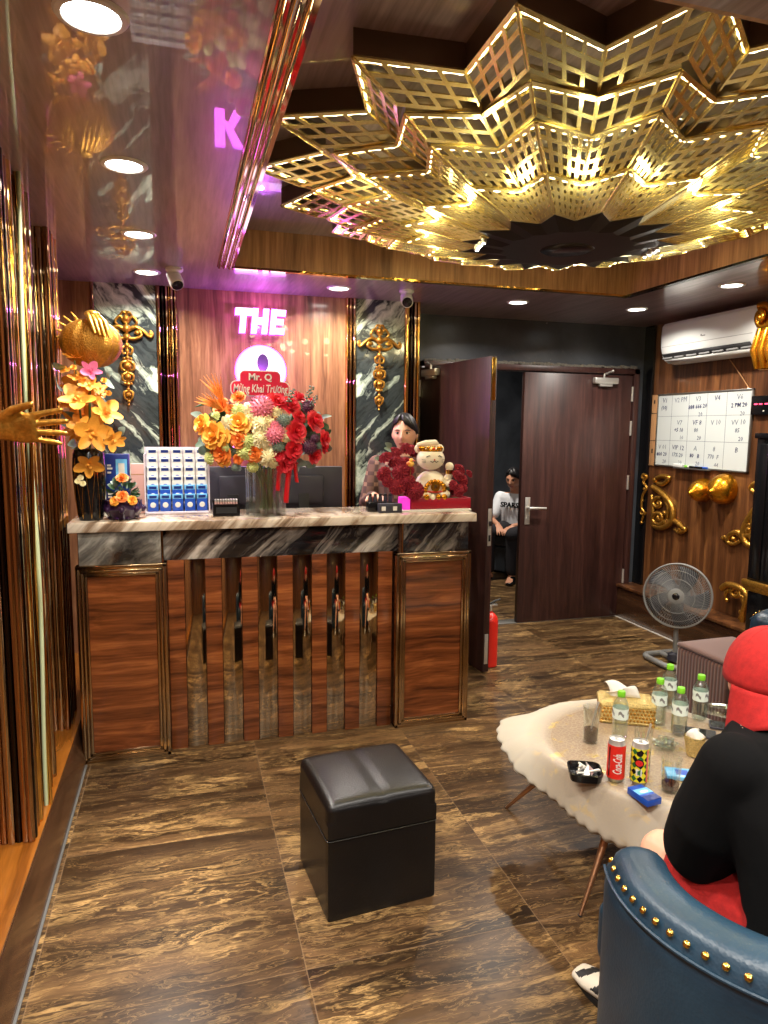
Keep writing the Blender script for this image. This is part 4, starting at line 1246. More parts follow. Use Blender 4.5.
arm = MB().tube(pts, [0.022, 0.020, 0.019], 12).ball((B_.x+0.098, -0.026, 0.178), 0.024, 12, 8).build('raised_paw', 'cream_ceramic', cat)
MB().lathe([(0.0205, 0), (0.0205, 0.022)], 14, M_=T(B_.x+0.0985, -0.0235, 0.138)).build('cuff', 'brass', arm)
MB().ball((B_.x+0.102, -0.045, 0.085), (0.034, 0.025, 0.024), 14, 10).build('paw', 'cream_ceramic', cat)
fm = MB()
for s in (-1, 1):
    c = Vector((H_.x+s*0.030, H_.y-0.057, H_.z+0.014))
    fm.tube([c+Vector((-0.014, 0.003, -0.004)), c+Vector((0, -0.002, 0.004)), c+Vector((0.014, 0.006, -0.004))], 0.0022, 5)
    fm.tube([(H_.x, H_.y-0.0625, H_.z-0.010), (H_.x+s*0.010, H_.y-0.0615, H_.z-0.018), (H_.x+s*0.022, H_.y-0.059, H_.z-0.012)], 0.0019, 5)
    for k in range(3): fm.tube([(H_.x+s*0.045, H_.y-0.0515, H_.z-0.006-0.006*k), (H_.x+s*0.064, H_.y-0.036, H_.z-0.003-0.009*k)], 0.0009, 4)
fm.build('face_lines', 'black_matte', cat)
MB().ball((H_.x, H_.y-0.0625, H_.z-0.004), (0.005, 0.003, 0.004), 8, 6).build('nose', 'red_plastic', cat)
m = MB().lathe([(0.060, -0.008), (0.064, 0.0), (0.058, 0.006)], 24, M_=T(H_.x, H_.y, H_.z+0.046) @ S3(1, 0.8, 1))
for k in range(7):
    a = PI+PI*k/6; m.ball((H_.x+0.058*math.cos(a), H_.y+0.045*math.sin(a), H_.z+0.056), (0.011, 0.006, 0.011), 8, 6)
cw = m.build('crown', 'gold_paint', cat)
MB().ball((H_.x, H_.y-0.052, H_.z+0.054), 0.006, 10, 6).build('jewel', 'red_plastic', cw)
m = MB()
for k in range(11):
    a = PI*0.95+PI*1.1*k/10; m.ball((B_.x+0.055*math.cos(a), -0.068-0.006*math.sin(k), 0.095+0.05*math.sin(a)*-0.9-0.04), (0.013, 0.009, 0.013), 10, 6)
m.lathe([(0.0, 0.0), (0.026, 0.0), (0.026, 0.005), (0.0, 0.006)], 24, M_=T(B_.x, -0.074, 0.072) @ RX(PI/2))
gd = m.build('gold_collar', 'gold_paint', cat)
m = MB()
for p, q in (((-.008, -.01), (0, .004)), ((0, .004), (.010, -.008)), ((0, .004), (0.001, .014)), ((-.01, .006), (.011, .008))):
    m.tube([(B_.x+p[0], -0.0805, 0.072+p[1]), (B_.x+q[0], -0.0805, 0.072+q[1])], 0.0016, 5)
m.build('coin_mark', 'black_matte', gd)
m = MB()
MB().tube([(B_.x-0.06, -0.062, 0.046), (B_.x, -0.074, 0.043), (B_.x+0.06, -0.062, 0.046)], 0.0045, 8).build('red_sash', 'red_plastic', cat)
for k in range(4):
    c = MB().ball((B_.x-0.050+0.034*k, -0.078, 0.016), (0.017, 0.012, 0.017), 14, 10).build('gold_ball', 'gold_paint' if k != 1 else 'cream_ceramic', cat)
tp = cpos(325, 408, 3.44)
tb = thing('toy_bird', 'small orange and yellow toy bird left of the lucky cat', 'ornament', tp)
MB().ball((0, 0, 0), (0.018, 0.014, 0.016), 14, 10).ball((0.002, -0.004, 0.018), (0.012, 0.011, 0.011), 12, 8).build('body', 'petal_yellow', tb)
MB().cyl((0.008, -0.012, 0.018), (0.016, -0.022, 0.016), 0.004, 0.001, n=8).build('beak', 'red_plastic', tb)
MB().ball((-0.010, 0.002, 0.002), (0.013, 0.016, 0.010), 10, 8).build('wing', 'petal_orange', tb)
MB().tube([(0, 0, -0.012), (0.0, 0.01, -0.11)], 0.0015, 5).build('pick', 'brass', tb)
# ================================================================== BLACK LEATHER POUF
pf = thing('pouf', 'black leather cube pouf standing alone on the marble floor', 'pouf', (0.587, 2.205, 0), math.radians(5.0))
def cushion_box(hx, hy, z0, z1, r, puff=0.0, n=22, rb=None):
    """rounded box with a puffed top, one closed skin"""
    bm = bmesh.new()
    bmesh.ops.create_cube(bm, size=1)
    bmesh.ops.subdivide_edges(bm, edges=list(bm.edges), cuts=n, use_grid_fill=True)
    c = Vector((0, 0, (z0+z1)/2)); h = Vector((hx, hy, (z1-z0)/2))
    for v in bm.verts:
        p = Vector((v.co.x*2*h.x, v.co.y*2*h.y, v.co.z*2*h.z))
        R_ = r; r_ = rb if (rb is not None and v.co.z < 0) else R_
        q = Vector([max(-h[i]+r_, min(h[i]-r_, p[i])) for i in range(3)])
        d = p-q
        if d.length > r_: p = q+d.normalized()*r_
        if v.co.z > 0.49:
            k = (1-(p.x/h.x)**2)*(1-(p.y/h.y)**2)
            p.z += puff*max(0, k)**0.5
        v.co = p+c
    return MB().bm(bm)
cushion_box(0.190, 0.180, 0.0, 0.2765, 0.007).build('base', 'black_leather', pf, sharp=60)
top = cushion_box(0.191, 0.181, 0.277, 0.394, 0.022, 0.018, rb=0.006)
for v in top.v:
    if v.z > 0.375: v.z -= 0.006*math.exp(-(v.x-0.0)**2/0.00012)
top = top.build('cushion', 'black_leather', pf, sharp=60)
m = MB().tube([(0.0, -0.15+0.3*i/12, 0.4015+0.008*(1-((i-6)/6)**2)-0.004) for i in range(13)], 0.0022, 6)
m.build('top_seam', 'black_leather', top)
rs = MB()
hx, hy = 0.1915, 0.1815
rs.tube([(x, y, 0.2765) for x, y in rr(-hx, hx, -hy, hy, 0.014, 4)], 0.0022, 6, closed=True)
rs.build('seam', 'black_leather', pf)

# ================================================================== BROWN VELVET POUF
bp = thing('pouf', 'brown ribbed velvet pouf between the floor fan and the table', 'pouf', (2.815, 2.945, 0), math.radians(2))
cushion_box(0.195, 0.185, 0.0, 0.395, 0.016).build('base', 'brown_velvet', bp, sharp=60)
cushion_box(0.197, 0.187, 0.396, 0.420, 0.012, 0.008).build('cushion', 'carpet_brown', bp, sharp=60)

# ================================================================== COFFEE TABLE AND CLOTH
TC = Vector((1.64, 2.05, 0))
tb_ = thing('coffee_table', 'low round coffee table on splayed metal legs under the lace cloth', 'table', TC)
MB().lathe([(0.0, 0.402), (0.36, 0.402), (0.37, 0.408), (0.37, 0.420), (0.36, 0.4245), (0.0, 0.4245)], 56).build('tabletop', plain('table_brown', srgb(70, 46, 34), 0.25), tb_)
for tx, ty in ((1.274, 2.483), (1.217, 1.825), (2.02, 2.40), (1.96, 1.68)):
    tip = Vector((tx, ty, 0))-TC; tp0 = Vector((tip.x*0.40, tip.y*0.40, 0.404))
    tl_ = MB().tube([tp0, tp0.lerp(tip, 0.5), tip], [0.016, 0.013, 0.006], 12).build('leg', plain('rose_metal', srgb(176, 136, 104), 0.3, 0.9), tb_)
    MB().lathe([(0.0, 0), (0.006, 0.0), (0.008, 0.004), (0.0, 0.006)], 10, M_=T(tip)).build('foot_cap', 'black_matte', tl_)
hem = []
for (a, b, z) in ((496, 733, 0.375), (503, 720, 0.39), (530, 712, 0.405), (562, 703, 0.415), (600, 698, 0.42), (498, 746, 0.36), (512, 766, 0.335), (530, 783, 0.31), (545, 797, 0.30), (560, 809, 0.29), (575, 820, 0.28), (592, 834, 0.27), (610, 846, 0.26), (640, 856, 0.26)):
    p = at(a, b, Z=z)-TC
    hem.append((math.atan2(p.y, p.x) % (2*PI), math.hypot(p.x, p.y), z))
for deg, r, z in ((20, 0.50, 0.34), (50, 0.50, 0.36), (0, 0.50, 0.33), (340, 0.50, 0.32), (310, 0.50, 0.30), (290, 0.51, 0.28), (270, 0.50, 0.27)):
    hem.append((math.radians(deg), r, z))
hem.sort()
def hemat(a):
    a %= 2*PI
    for i in range(len(hem)):
        p, q = hem[i], hem[(i+1) % len(hem)]
        a0, a1 = p[0], q[0]+(2*PI if i == len(hem)-1 else 0)
        aa = a if a >= a0 else a+2*PI
        if a0 <= aa <= a1:
            t = (aa-a0)/max(1e-6, a1-a0); t = t*t*(3-2*t)
            return p[1]+(q[1]-p[1])*t, p[2]+(q[2]-p[2])*t
    return hem[0][1], hem[0][2]
NA, NR = 768, 30
vs, fs = [(0, 0, 0.4268)], []
for j in range(1, NR+1):
    for i in range(NA):
        a = 2*PI*i/NA
        R, z = hemat(a)
        Rt = max(0.372, min(0.40, R-0.05))
        t = j/NR
        if t <= 0.6:
            r = Rt*t/0.6; zz = 0.4268
        else:
            s = ((t-0.6)/0.4)**0.8
            sc = 0.014*(1-abs(math.sin(a*29)))*(1.0 if j == NR else 0.0)
            fold = 0.010*math.sin(a*11+0.7)*s
            r = Rt+(R-Rt)*(s**0.75)-sc+fold*0.8
            zz = 0.4268-(0.4268-z)*(s**1.5)
        vs.append((r*math.cos(a), r*math.sin(a), zz))
for i in range(NA): fs.append((0, 1+i, 1+(i+1) % NA))
for j in range(NR-1):
    for i in range(NA):
        b = 1+j*NA
        fs.append((b+i, b+NA+i, b+NA+(i+1) % NA, b+(i+1) % NA))
cl = MB().add(vs, fs).build('tablecloth', 'lace', loc=TC, sharp=None)
solidify(cl, 0.0016, -1)
tag(cl, 'cream lace tablecloth with scalloped hem over the low round table', 'tablecloth')
TZ = 0.4300

# ------------------------------------------------------------------ bottles
def bottle(loc, label, liquid=None):
    t = thing('water_bottle', label, 'bottle', loc, random.uniform(-.6, .6), 'green-capped water bottles on the table')
    pr = [(0.0, 0.004), (0.022, 0.0), (0.0275, 0.006), (0.0285, 0.02), (0.0275, 0.03), (0.0285, 0.04), (0.0275, 0.05), (0.0285, 0.06), (0.0285, 0.125), (0.027, 0.136), (0.020, 0.152), (0.0125, 0.162), (0.0115, 0.172)]
    MB().lathe(pr, 28).build('body', 'bottle_plastic', t, sharp=60)
    lv = liquid or 0.118
    inn = [(0.0, 0.005), (0.021, 0.002)] + [(r-0.001, z) for r, z in pr[2:] if z < lv] + [(0.0262, lv), (0.0, lv)]
    MB().lathe(inn, 24).build('water', 'water', t, sharp=60)
    lab = MB().grid(lambda u, v: (0.0292*math.cos(2*PI*u), 0.0292*math.sin(2*PI*u), 0.082+0.040*v), 28, 2, cu=True).build('wrap_label', plain('label_white', srgb(214, 226, 216), 0.4) if 'label_white' not in M else 'label_white', t)
    g_ = MB()
    for k in range(5):
        a0 = 0.5+k*1.25
        g_.grid(lambda u, v: (0.02945*math.cos(a0+u*0.7), 0.02945*math.sin(a0+u*0.7), 0.098+0.012*v+0.006*math.sin(u*5)), 8, 2)
    g_.build('label_print', 'grey_plastic', lab)
    MB().lathe([(0.0135, 0.164), (0.0145, 0.166), (0.0145, 0.181), (0.013, 0.185), (0.0, 0.185)], 24).build('cap', 'green_cap', t)
    return t
bottle((1.557, 2.137, TZ), 'green-capped water bottle beside the tall cola glass, in front of the gold tissue box', 0.075)
bottle((1.787, 2.212, TZ), 'green-capped water bottle at the right corner of the gold tissue box', 0.10)
bottle((1.935, 2.340, TZ), 'green-capped water bottle farthest back on the table, before the brown pouf')
bottle((1.800, 2.110, TZ), 'green-capped water bottle nearest the red cap, in front of the other two', 0.09)
bottle((1.975, 2.205, TZ), 'green-capped water bottle standing at the right beside the black phone', 0.112)

# ------------------------------------------------------------------ glasses
def tumbler(loc, label, r=0.031, h=0.135, fill=0.05, stick=True, liq='cola'):
    t = thing('drinking_glass', label, 'glass', loc, 0, 'drinking glasses on the table')
    MB().lathe([(0.0, 0.0), (r*0.86, 0.0), (r, h), (r-0.0018, h), (r*0.86-0.0018, 0.008), (0.0, 0.008)], 32).build('body', 'glass', t, sharp=50)
    if fill:
        MB().lathe([(0.0, 0.0082), (r*0.86-0.0022, 0.0082), (r*0.90-0.002, fill), (0.0, fill)], 28).build('drink', liq, t)
    if stick:
        MB().tube([(-0.008, 0.0, 0.012), (r-0.006, 0.006, h-0.010), (r+0.002, 0.008, h+0.012)], [0.003, 0.003, 0.004], 8).build('stirrer', 'steel', t)
    return t
tumbler((1.436, 2.142, TZ), 'tall glass of cola with a metal stirrer, at the left of the table')
tumbler((1.500, 1.925, TZ), 'glass of cola half hidden behind the two drink cans', fill=0.055)
tumbler((1.487, 1.765, TZ), 'nearly empty glass with a little cola by the black sleeve', 0.032, 0.11, 0.026, False)
# upturned clear plastic cup lying on its side
cu_ = thing('plastic_cup', 'clear plastic cup lying on its side near the red cap', 'cup', (2.06, 2.205, TZ+0.030), 0.6)
MB().lathe([(0.0, -0.045), (0.022, -0.045), (0.030, 0.045), (0.0285, 0.045), (0.021, -0.043), (0.0, -0.043)], 28, M_=RX(PI/2-0.09)).build('body', 'glass', cu_, sharp=50)

# ------------------------------------------------------------------ cans
def can(loc, label, name, rz):
    t = thing(name, label, 'can', loc, rz)
    MB().lathe([(0.0, 0.006), (0.019, 0.002), (0.022, 0.0), (0.0285, 0.012), (0.029, 0.016)], 36).build('base', 'aluminium', t)
    MB().lathe([(0.0, 0.140), (0.0225, 0.140), (0.0235, 0.144), (0.0245, 0.144), (0.025, 0.138), (0.029, 0.126)], 36).build('lid', 'steel', t)
    MB().bx(-0.006, 0.006, -0.002, 0.016, 0.1402, 0.1422, 0.0008).build('pull_tab', 'aluminium', t)
    return t
c = can((1.356, 1.871, TZ), 'red cola can with white script, beside the yellow can', 'cola_can', -0.50)
b = MB().lathe([(0.029, 0.014), (0.029, 0.127)], 48).build('body', 'red_plastic', c)
m = text_mb('Coca-Cola', 0.036, T(0.003, 0.066, 0.0003) @ RZ(PI/2) @ S3(0.44, 1.15, 1), 0.0002, shear=0.28, bold=0.0006, wrap=0.029)
for p in m.v: pass
m.build('lettering', 'white_paper', b, sharp=None)
m = MB().grid(lambda u, v: (0.02915*math.cos(-PI/2-1.05+0.22*u), 0.02915*math.sin(-PI/2-1.05+0.22*u), 0.02+0.1*v), 4, 2)
m.build('dark_panel', plain('can_dark', srgb(60, 14, 14), 0.3), b)
c = can((1.418, 1.832, TZ), 'yellow, green and black patterned drink can beside the red can', 'drink_can', -0.55)
b = MB().lathe([(0.029, 0.014), (0.029, 0.127)], 48).build('body', plain('can_yellow', srgb(216, 206, 40), 0.28), c)
def wrap_patch(mb, poly, mi, r):
    """flat outline (arc, height) laid on a cylinder"""
    n = len(poly); cx = sum(p[0] for p in poly)/n; cz = sum(p[1] for p in poly)/n
    vs = [(math.sin(cx/0.029)*r, -math.cos(cx/0.029)*r, cz)]
    for x, z in poly: vs.append((math.sin(x/0.029)*r, -math.cos(x/0.029)*r, z))
    mb.add(vs, [(0, 1+i, 1+(i+1) % n) for i in range(n)], mi)
m = MB()
for i in range(-4, 5):
    for j in range(5):
        x = i*0.0202; z = 0.026+j*0.0225
        dm = lambda s: [(x-0.0098*s, z), (x, z-0.0108*s), (x+0.0098*s, z), (x, z+0.0108*s)]
        wrap_patch(m, dm(1.0), 0 if (i+j) % 2 else 1, 0.02980)
el = lambda cx, cz, a, b_: [(cx+a*math.cos(t*PI/10), cz+b_*math.sin(t*PI/10)) for t in range(20)]
wrap_patch(m, el(-0.004, 0.080, 0.015, 0.014), 1, 0.0300); wrap_patch(m, el(-0.004, 0.080, 0.0115, 0.010), 2, 0.0302)
wrap_patch(m, [(-0.013, 0.036), (0.005, 0.036), (0.005, 0.060), (-0.013, 0.060)], 3, 0.0300)
wrap_patch(m, [(-0.008, 0.041), (0.0, 0.041), (0.0, 0.054), (-0.008, 0.054)], 0, 0.0302)
wrap_patch(m, el(-0.004, 0.112, 0.010, 0.009), 1, 0.0300)
wrap_patch(m, [(0.019, 0.016), (0.027, 0.016), (0.027, 0.125), (0.019, 0.125)], 4, 0.0300)
m.build('print', [plain('can_green', srgb(30, 96, 44), 0.3), 'black_gloss', 'red_plastic', 'white_paper', plain('can_pink', srgb(216, 110, 96), 0.3)], b, sharp=None)

# ------------------------------------------------------------------ other things on the table
ash = thing('ashtray', 'square black ashtray heaped with ash and foil, left of the cans', 'ashtray', (1.266, 1.912, TZ), -0.42)
m = MB()
for (s, z) in (): pass
prof = [(0.040, 0.0), (0.050, 0.004), (0.055, 0.030), (0.050, 0.032), (0.043, 0.012), (0.0, 0.010)]
def sq(r, a):   # rounded square
    p = 5; c_, s_ = math.cos(a), math.sin(a)
    return r/((abs(c_)**p+abs(s_)**p)**(1/p))
vs, fs = [], []
for r, z in prof:
    for i in range(48):
        a = 2*PI*i/48; q = sq(r, a); vs.append((q*math.cos(a), q*math.sin(a), z))
for j in range(len(prof)-1):
    for i in range(48): fs.append((j*48+i, j*48+(i+1) % 48, (j+1)*48+(i+1) % 48, (j+1)*48+i))
fs.append(tuple(reversed(range(48))))
m.add(vs, fs).build('tray', 'black_gloss', ash)
for k in range(6):
    a = k*1.1; p = Vector((0.020*math.cos(a), 0.020*math.sin(a), 0.020+0.004*(k % 3)))
    q = p+Vector((0.03*math.cos(a*2.3), 0.03*math.sin(a*2.3), 0.008))
    bt = MB().cyl(p, q, 0.0036, n=10).build('cigarette_butt', 'white_paper', ash)
m = MB()
for k in range(5):
    a = k*1.3+0.3
    m.add([(0.028*math.cos(a), 0.028*math.sin(a), 0.016), (0.034*math.cos(a+0.9), 0.03*math.sin(a+0.9), 0.022), (0.010*math.cos(a+2), 0.012*math.sin(a+2), 0.038+0.003*k), (0.006, 0.0, 0.02)], [(0, 1, 2), (0, 2, 3), (1, 3, 2), (0, 3, 1)])
m.build('foil', 'steel', ash, sharp=10)
pk = thing('cigarette_pack', 'bright blue cigarette pack lying flat in front of the cans', 'cigarette pack', (1.372, 1.742, TZ), 0.10)
MB().bx(-0.028, 0.028, -0.045, 0.045, 0.0, 0.022, 0.002).build('box', 'blue_print', pk)
MB().bx(-0.0275, 0.0275, -0.008, 0.022, 0.0216, 0.0226).build('print_band', 'sky_print', pk)
MB().bx(-0.0275, 0.0275, -0.045, -0.018, 0.0218, 0.0224).build('lid_print', 'deep_blue', pk)
MB().ball((0.002, 0.004, 0.0226), (0.016, 0.007, 0.0006), 12, 6).build('emblem', 'white_paper', pk)
pk2 = thing('leaflet_pack', 'pale blue paper packet lying behind the nearly empty glass', 'packet', (1.585, 1.83, TZ), -0.5)
MB().bx(-0.05, 0.035, -0.033, 0.033, 0.0, 0.014, 0.002).build('packet', 'sky_print', pk2)
MB().bx(-0.02, 0.02, -0.018, 0.018, 0.0138, 0.0146).build('print', 'blue_print', pk2)
tx = thing('tissue_box', 'gold pierced metal tissue box with a white tissue at the back of the table', 'tissue box', (1.690, 2.290, TZ), -0.487)
def tbox(z, s): return [(x*s, y*s, z) for x, y in rr(-0.108, 0.108, -0.065, 0.065, 0.012, 3)]
lev = [(0.0, 0.98), (0.006, 1.0), (0.010, 0.95), (0.066, 0.95), (0.070, 1.0), (0.078, 1.0), (0.086, 0.92), (0.092, 0.55), (0.092, 0.30)]
vs, fs = [], []
for z, s in lev: vs += tbox(z, s)
nn = len(tbox(0, 1))
for j in range(len(lev)-1):
    for i in range(nn): fs.append((j*nn+i, j*nn+(i+1) % nn, (j+1)*nn+(i+1) % nn, (j+1)*nn+i))
fs.append(tuple(reversed(range(nn)))); fs.append(tuple(range((len(lev)-1)*nn, len(lev)*nn)))
bx_ = MB().add(vs, fs).build('box', 'gold_hammered', tx)
m = MB()
for s in (-1, 1):
    for i in range(15):
        for j in range(4):
            m.ball((-0.094+i*0.0134+(0.0067 if j % 2 else 0), s*0.0625, 0.016+j*0.0145), (0.0052, 0.0022, 0.0058), 6, 4)
for s in (-1, 1):
    for i in range(8):
        for j in range(4):
            m.ball((s*0.1035, -0.05+i*0.0140, 0.016+j*0.0145), (0.0022, 0.0052, 0.0058), 6, 4)
m.build('pierced_pattern', 'gold_carved', bx_)
for sx in (-1, 1):
    for sy in (-1, 1): MB().ball((sx*0.095, sy*0.053, 0.004), (0.012, 0.012, 0.010), 10, 6).build('foot', 'gold_carved', tx)
m = MB()
for s in (-1, 1):
    m.grid(lambda u, v, s=s: (-0.055+0.11*u-0.03*v, s*0.012+0.035*s*v*math.sin(PI*u)+0.02*v, 0.088+0.050*math.sin(v*2.0)*(0.6+0.4*math.sin(3*u+s))), 9, 6)
ts = m.build('tissue', 'white_paper', tx, sharp=None); solidify(ts, 0.0008)
gc = thing('gold_cup', 'small gold embossed cup with a white tissue beside the black sleeve', 'cup', (1.735, 1.95, TZ), 0)
m = MB()
m.grid(lambda u, v: ((0.024+0.012*v+0.0015*math.sin(16*2*PI*u)*math.sin(v*20))*math.cos(2*PI*u), (0.024+0.012*v+0.0015*math.sin(16*2*PI*u)*math.sin(v*20))*math.sin(2*PI*u), 0.07*v), 64, 16, cu=True)
m.lathe([(0.0, 0.0), (0.024, 0.0)], 24).lathe([(0.036, 0.07), (0.033, 0.07), (0.022, 0.006), (0.0, 0.006)], 24)
m.build('body', 'gold_hammered', gc)
m = MB()
m.grid(lambda u, v: ((0.030*v+0.008*math.sin(v*6+u*9))*math.cos(2*PI*u), (0.030*v)*math.sin(2*PI*u), 0.098-0.035*v*v+0.006*math.sin(7*2*PI*u)*v), 40, 6, cu=True)
ts = m.build('tissue', 'white_paper', gc, sharp=None); solidify(ts, 0.0008)
def phone(loc, rz, label):
    t = thing('phone', label, 'phone', loc, rz)
    MB().bx(-0.037, 0.037, -0.077, 0.077, 0.0, 0.008, 0.003).build('body', 'dark_grey_plastic', t)
    MB().bx(-0.034, 0.034, -0.073, 0.073, 0.0078, 0.0086, 0.0).build('screen', 'black_gloss', t)
phone((1.865, 2.10, TZ), 0.9, 'black phone lying between the bottles on the table')
phone((2.035, 2.10, TZ), 0.9, 'black phone lying at the table edge by the red cap')
# crumpled clear wrapper
wr = MB()
for k in range(3):
    wr.grid(lambda u, v, k=k: (0.07*(u-0.5)+0.01*math.sin(9*v+k), 0.06*(v-0.5)+0.01*math.sin(8*u+k), 0.006+0.012*abs(math.sin(5*u+3*v+k*2))+0.008*k), 9, 9)
o = wr.build('crumpled_wrapper', 'bottle_plastic', loc=(1.665, 2.02, TZ), sharp=10); solidify(o, 0.0006)
tag(o, 'crumpled clear plastic wrapper lying in the middle of the table', 'wrapper')

# ================================================================== BLUE TUB CHAIRS
def tub_chair(label, loc, rz):
    """faces local +Y; the shell wraps the back and both sides"""
    t = thing('tub_chair', label, 'armchair', loc, rz, 'blue studded tub chairs')
    A, B = 0.405, 0.385
    def outer(a): return Vector((A*math.cos(a), B*math.sin(a), 0))
    a0, a1 = math.radians(205-52), math.radians(335+52)      # from the left arm front round the back to the right arm front
    a0, a1 = math.radians(152), math.radians(388)
    nA = 64
    def ztop(u): return 0.695+0.035*math.sin(PI*u)
    W_ = 0.140
    def ringpt(u, w, z):
        a = a0+(a1-a0)*u; p = outer(a); n = Vector((math.cos(a), math.sin(a), 0))
        q = p-n*w; q.z = z; return q
    # cross-section of the padded shell: outside up, over the rounded rim, down inside
    def sec(u):
        zt = ztop(u); out = [(0.020, 0.05), (0.004, 0.09), (0.0, 0.30), (0.0, zt-0.075), (0.003, zt-0.035)]
        for k in range(9):
            f = PI*k/8
            out.append((0.016+(W_/2-0.016)*(1-math.cos(f))*1.0 if True else 0, zt-0.020+0.032*math.sin(f)))
        out += [(W_+0.004, zt-0.06), (W_-0.004, 0.42), (W_-0.01, 0.30), (W_-0.02, 0.05)]
        return out
    S = len(sec(0))
    vs, fs = [], []
    for i in range(nA+1):
        u = i/nA
        for w, z in sec(u):
            e = min(u, 1-u)*nA
            p = ringpt(u, w, z)
            vs.append(p)
    for i in range(nA):
        for k in range(S):
            fs.append((i*S+k, (i+1)*S+k, (i+1)*S+(k+1) % S, i*S+(k+1) % S))
    # rounded arm fronts
    for end in (0, 1):
        base = 0 if end == 0 else nA*S
        a = a0 if end == 0 else a1
        tng = Vector((-math.sin(a), math.cos(a), 0))*(-1 if end == 0 else 1)
        prev = list(range(base, base+S))
        c = sum((Vector(vs[k]) for k in prev), Vector())/S
        for st in (0.35, 0.65, 0.87, 1.0):
            sc = math.sqrt(max(0.0, 1-st*st))
            cur = []
            for k in range(S):
                p = Vector(vs[base+k]); mid = ringpt(end, W_/2, p.z); q = mid+(p-mid)*max(sc, 0.02)
                zz = p.z - (0.03*st*st if p.z > 0.5 else 0)
                q = q+tng*(0.055*st); q.z = zz
                vs.append(q); cur.append(len(vs)-1)
            for k in range(S): fs.append((prev[k], prev[(k+1) % S], cur[(k+1) % S], cur[k]))
            prev = cur
        fs.append(tuple(prev))
    MB().add(vs, fs).build('shell', 'blue_leather', t, sharp=70)
    # piped seam and brass studs along the outer rim
    pp = []
    for i in range(nA+1):
        u = i/nA; pp.append(ringpt(u, -0.001, ztop(u)-0.032))
    MB().tube(pp, 0.0035, 6).build('piping', 'blue_leather', t)
    mst = []
    for k in range(46):
        u = 0.004+0.992*k/45; a = a0+(a1-a0)*u
        p = ringpt(u, 0.010, ztop(u)-0.014)
        n = Vector((math.cos(a), math.sin(a), 0.8)).normalized()
        me = STUD[0] if STUD else None
        if me is None:
            me = MB().lathe([(0.0072, 0.0), (0.0066, 0.0022), (0.004, 0.0042), (0.0, 0.005)], 12).mesh('stud', 'brass'); STUD.append(me)
        link('stud', me, t, T(p) @ fr(n))
    # seat cushion
    vs2 = []
    cs = cushion_box(0.262, 0.29, 0.30, 0.455, 0.03, 0.02)
    for v in cs.v: v.y += 0.06
    cs.build('seat_cushion', 'blue_leather', t, sharp=60)
    bs = cushion_box(0.25, 0.27, 0.08, 0.298, 0.02)
    for v in bs.v: v.y += 0.06
    bs.build('seat_base', 'blue_leather', t, sharp=60)
    for sx in (-1, 1):
        for sy in (-0.20, 0.27):
            MB().tube([(sx*0.2, sy, 0.09), (sx*0.22, sy*1.04, 0.0)], [0.018, 0.011], 12).build('leg', 'brass', t)
    # panel seams on the inside of the back
    for u in (0.27, 0.5, 0.73):
        MB().tube([ringpt(u, W_+0.002, 0.46), ringpt(u, W_+0.004, ztop(u)-0.07), ringpt(u, W_-0.02, ztop(u)-0.008), ringpt(u, 0.05, ztop(u)+0.011)], 0.003, 6).build('seam', 'blue_leather', t)
    return t
STUD = []
ch1 = tub_chair('blue leather tub chair with brass studs in the foreground, under the seated person', (1.200, 1.0, 0), 0.0)
ch2 = dup(ch1, (2.86, 2.335, 0), math.radians(90), 'blue studded tub chair glimpsed beyond the red cap by the right wall')

# ================================================================== FLOOR FAN
fan = thing('floor_fan', 'grey metal floor fan with a round wire guard by the right wall', 'fan', (3.22, 3.86, 0))
m = MB()
bp_ = rr(-0.15, 0.15, -0.15, 0.15, 0.06, 5)
m.tube([(x, y, 0.022) for x, y in bp_], 0.020, 10, closed=True)
m.tube([(-0.0, -0.15, 0.022), (0.0, 0.15, 0.022)], 0.018, 10)
m.build('base', 'grey_plastic', fan)
MB().lathe([(0.05, 0.02), (0.045, 0.06), (0.022, 0.075)], 20).build('collar', 'dark_grey_plastic', fan)
MB().cyl((0, 0, 0.04), (0.0, 0, 0.40), 0.016, n=16).build('pole', 'grey_plastic', fan)
FD = Vector((-0.74, -0.66, 0.10)).normalized()
FC = Vector((0.0, -0.0, 0.475)) + FD*0.045
FMt = T(FC) @ fr(FD)
MB().box((0, 0, 0.40), (0.05, 0.07, 0.09), 0.012).build('neck', 'dark_grey_plastic', fan)
MB().lathe([(0.0, -0.165), (0.045, -0.16), (0.062, -0.13), (0.065, -0.06), (0.05, -0.045), (0.0, -0.045)], 28, M_=FMt).build('motor_housing', 'dark_grey_plastic', fan)
RF = 0.215
def guard(front):
    g_ = MB()
    zz = lambda r: (0.055-0.045*(r/RF)**2.2) if front else (-0.055+0.040*(r/RF)**2.2)
    nW = 90 if front else 72
    for k in range(nW):
        a = 2*PI*k/nW; pts = []
        for i in range(7):
            r = 0.050+(RF-0.050)*i/6; aa = a+(0.55*(i/6) if front else 0.0)
            pts.append((r*math.cos(aa), r*math.sin(aa), zz(r)))
        g_.tube(pts, 0.0013, 4, cap=False)
    for r in ((0.05, 0.115, 0.17, RF) if front else (0.05, 0.15, RF)):
        g_.tube([(r*math.cos(2*PI*i/48), r*math.sin(2*PI*i/48), zz(r)) for i in range(48)], 0.0022 if r < RF else 0.006, 6, closed=True)
    for v in g_.v: pass
    g_.v = [FMt @ v for v in g_.v]
    return g_
guard(True).build('front_guard', 'grey_plastic', fan)
guard(False).build('rear_guard', 'grey_plastic', fan)
MB().grid(lambda u, v: FMt @ Vector(((RF+0.004)*math.cos(2*PI*u), (RF+0.004)*math.sin(2*PI*u), -0.018+0.030*v)), 60, 2, cu=True).build('guard_band', 'grey_plastic', fan)
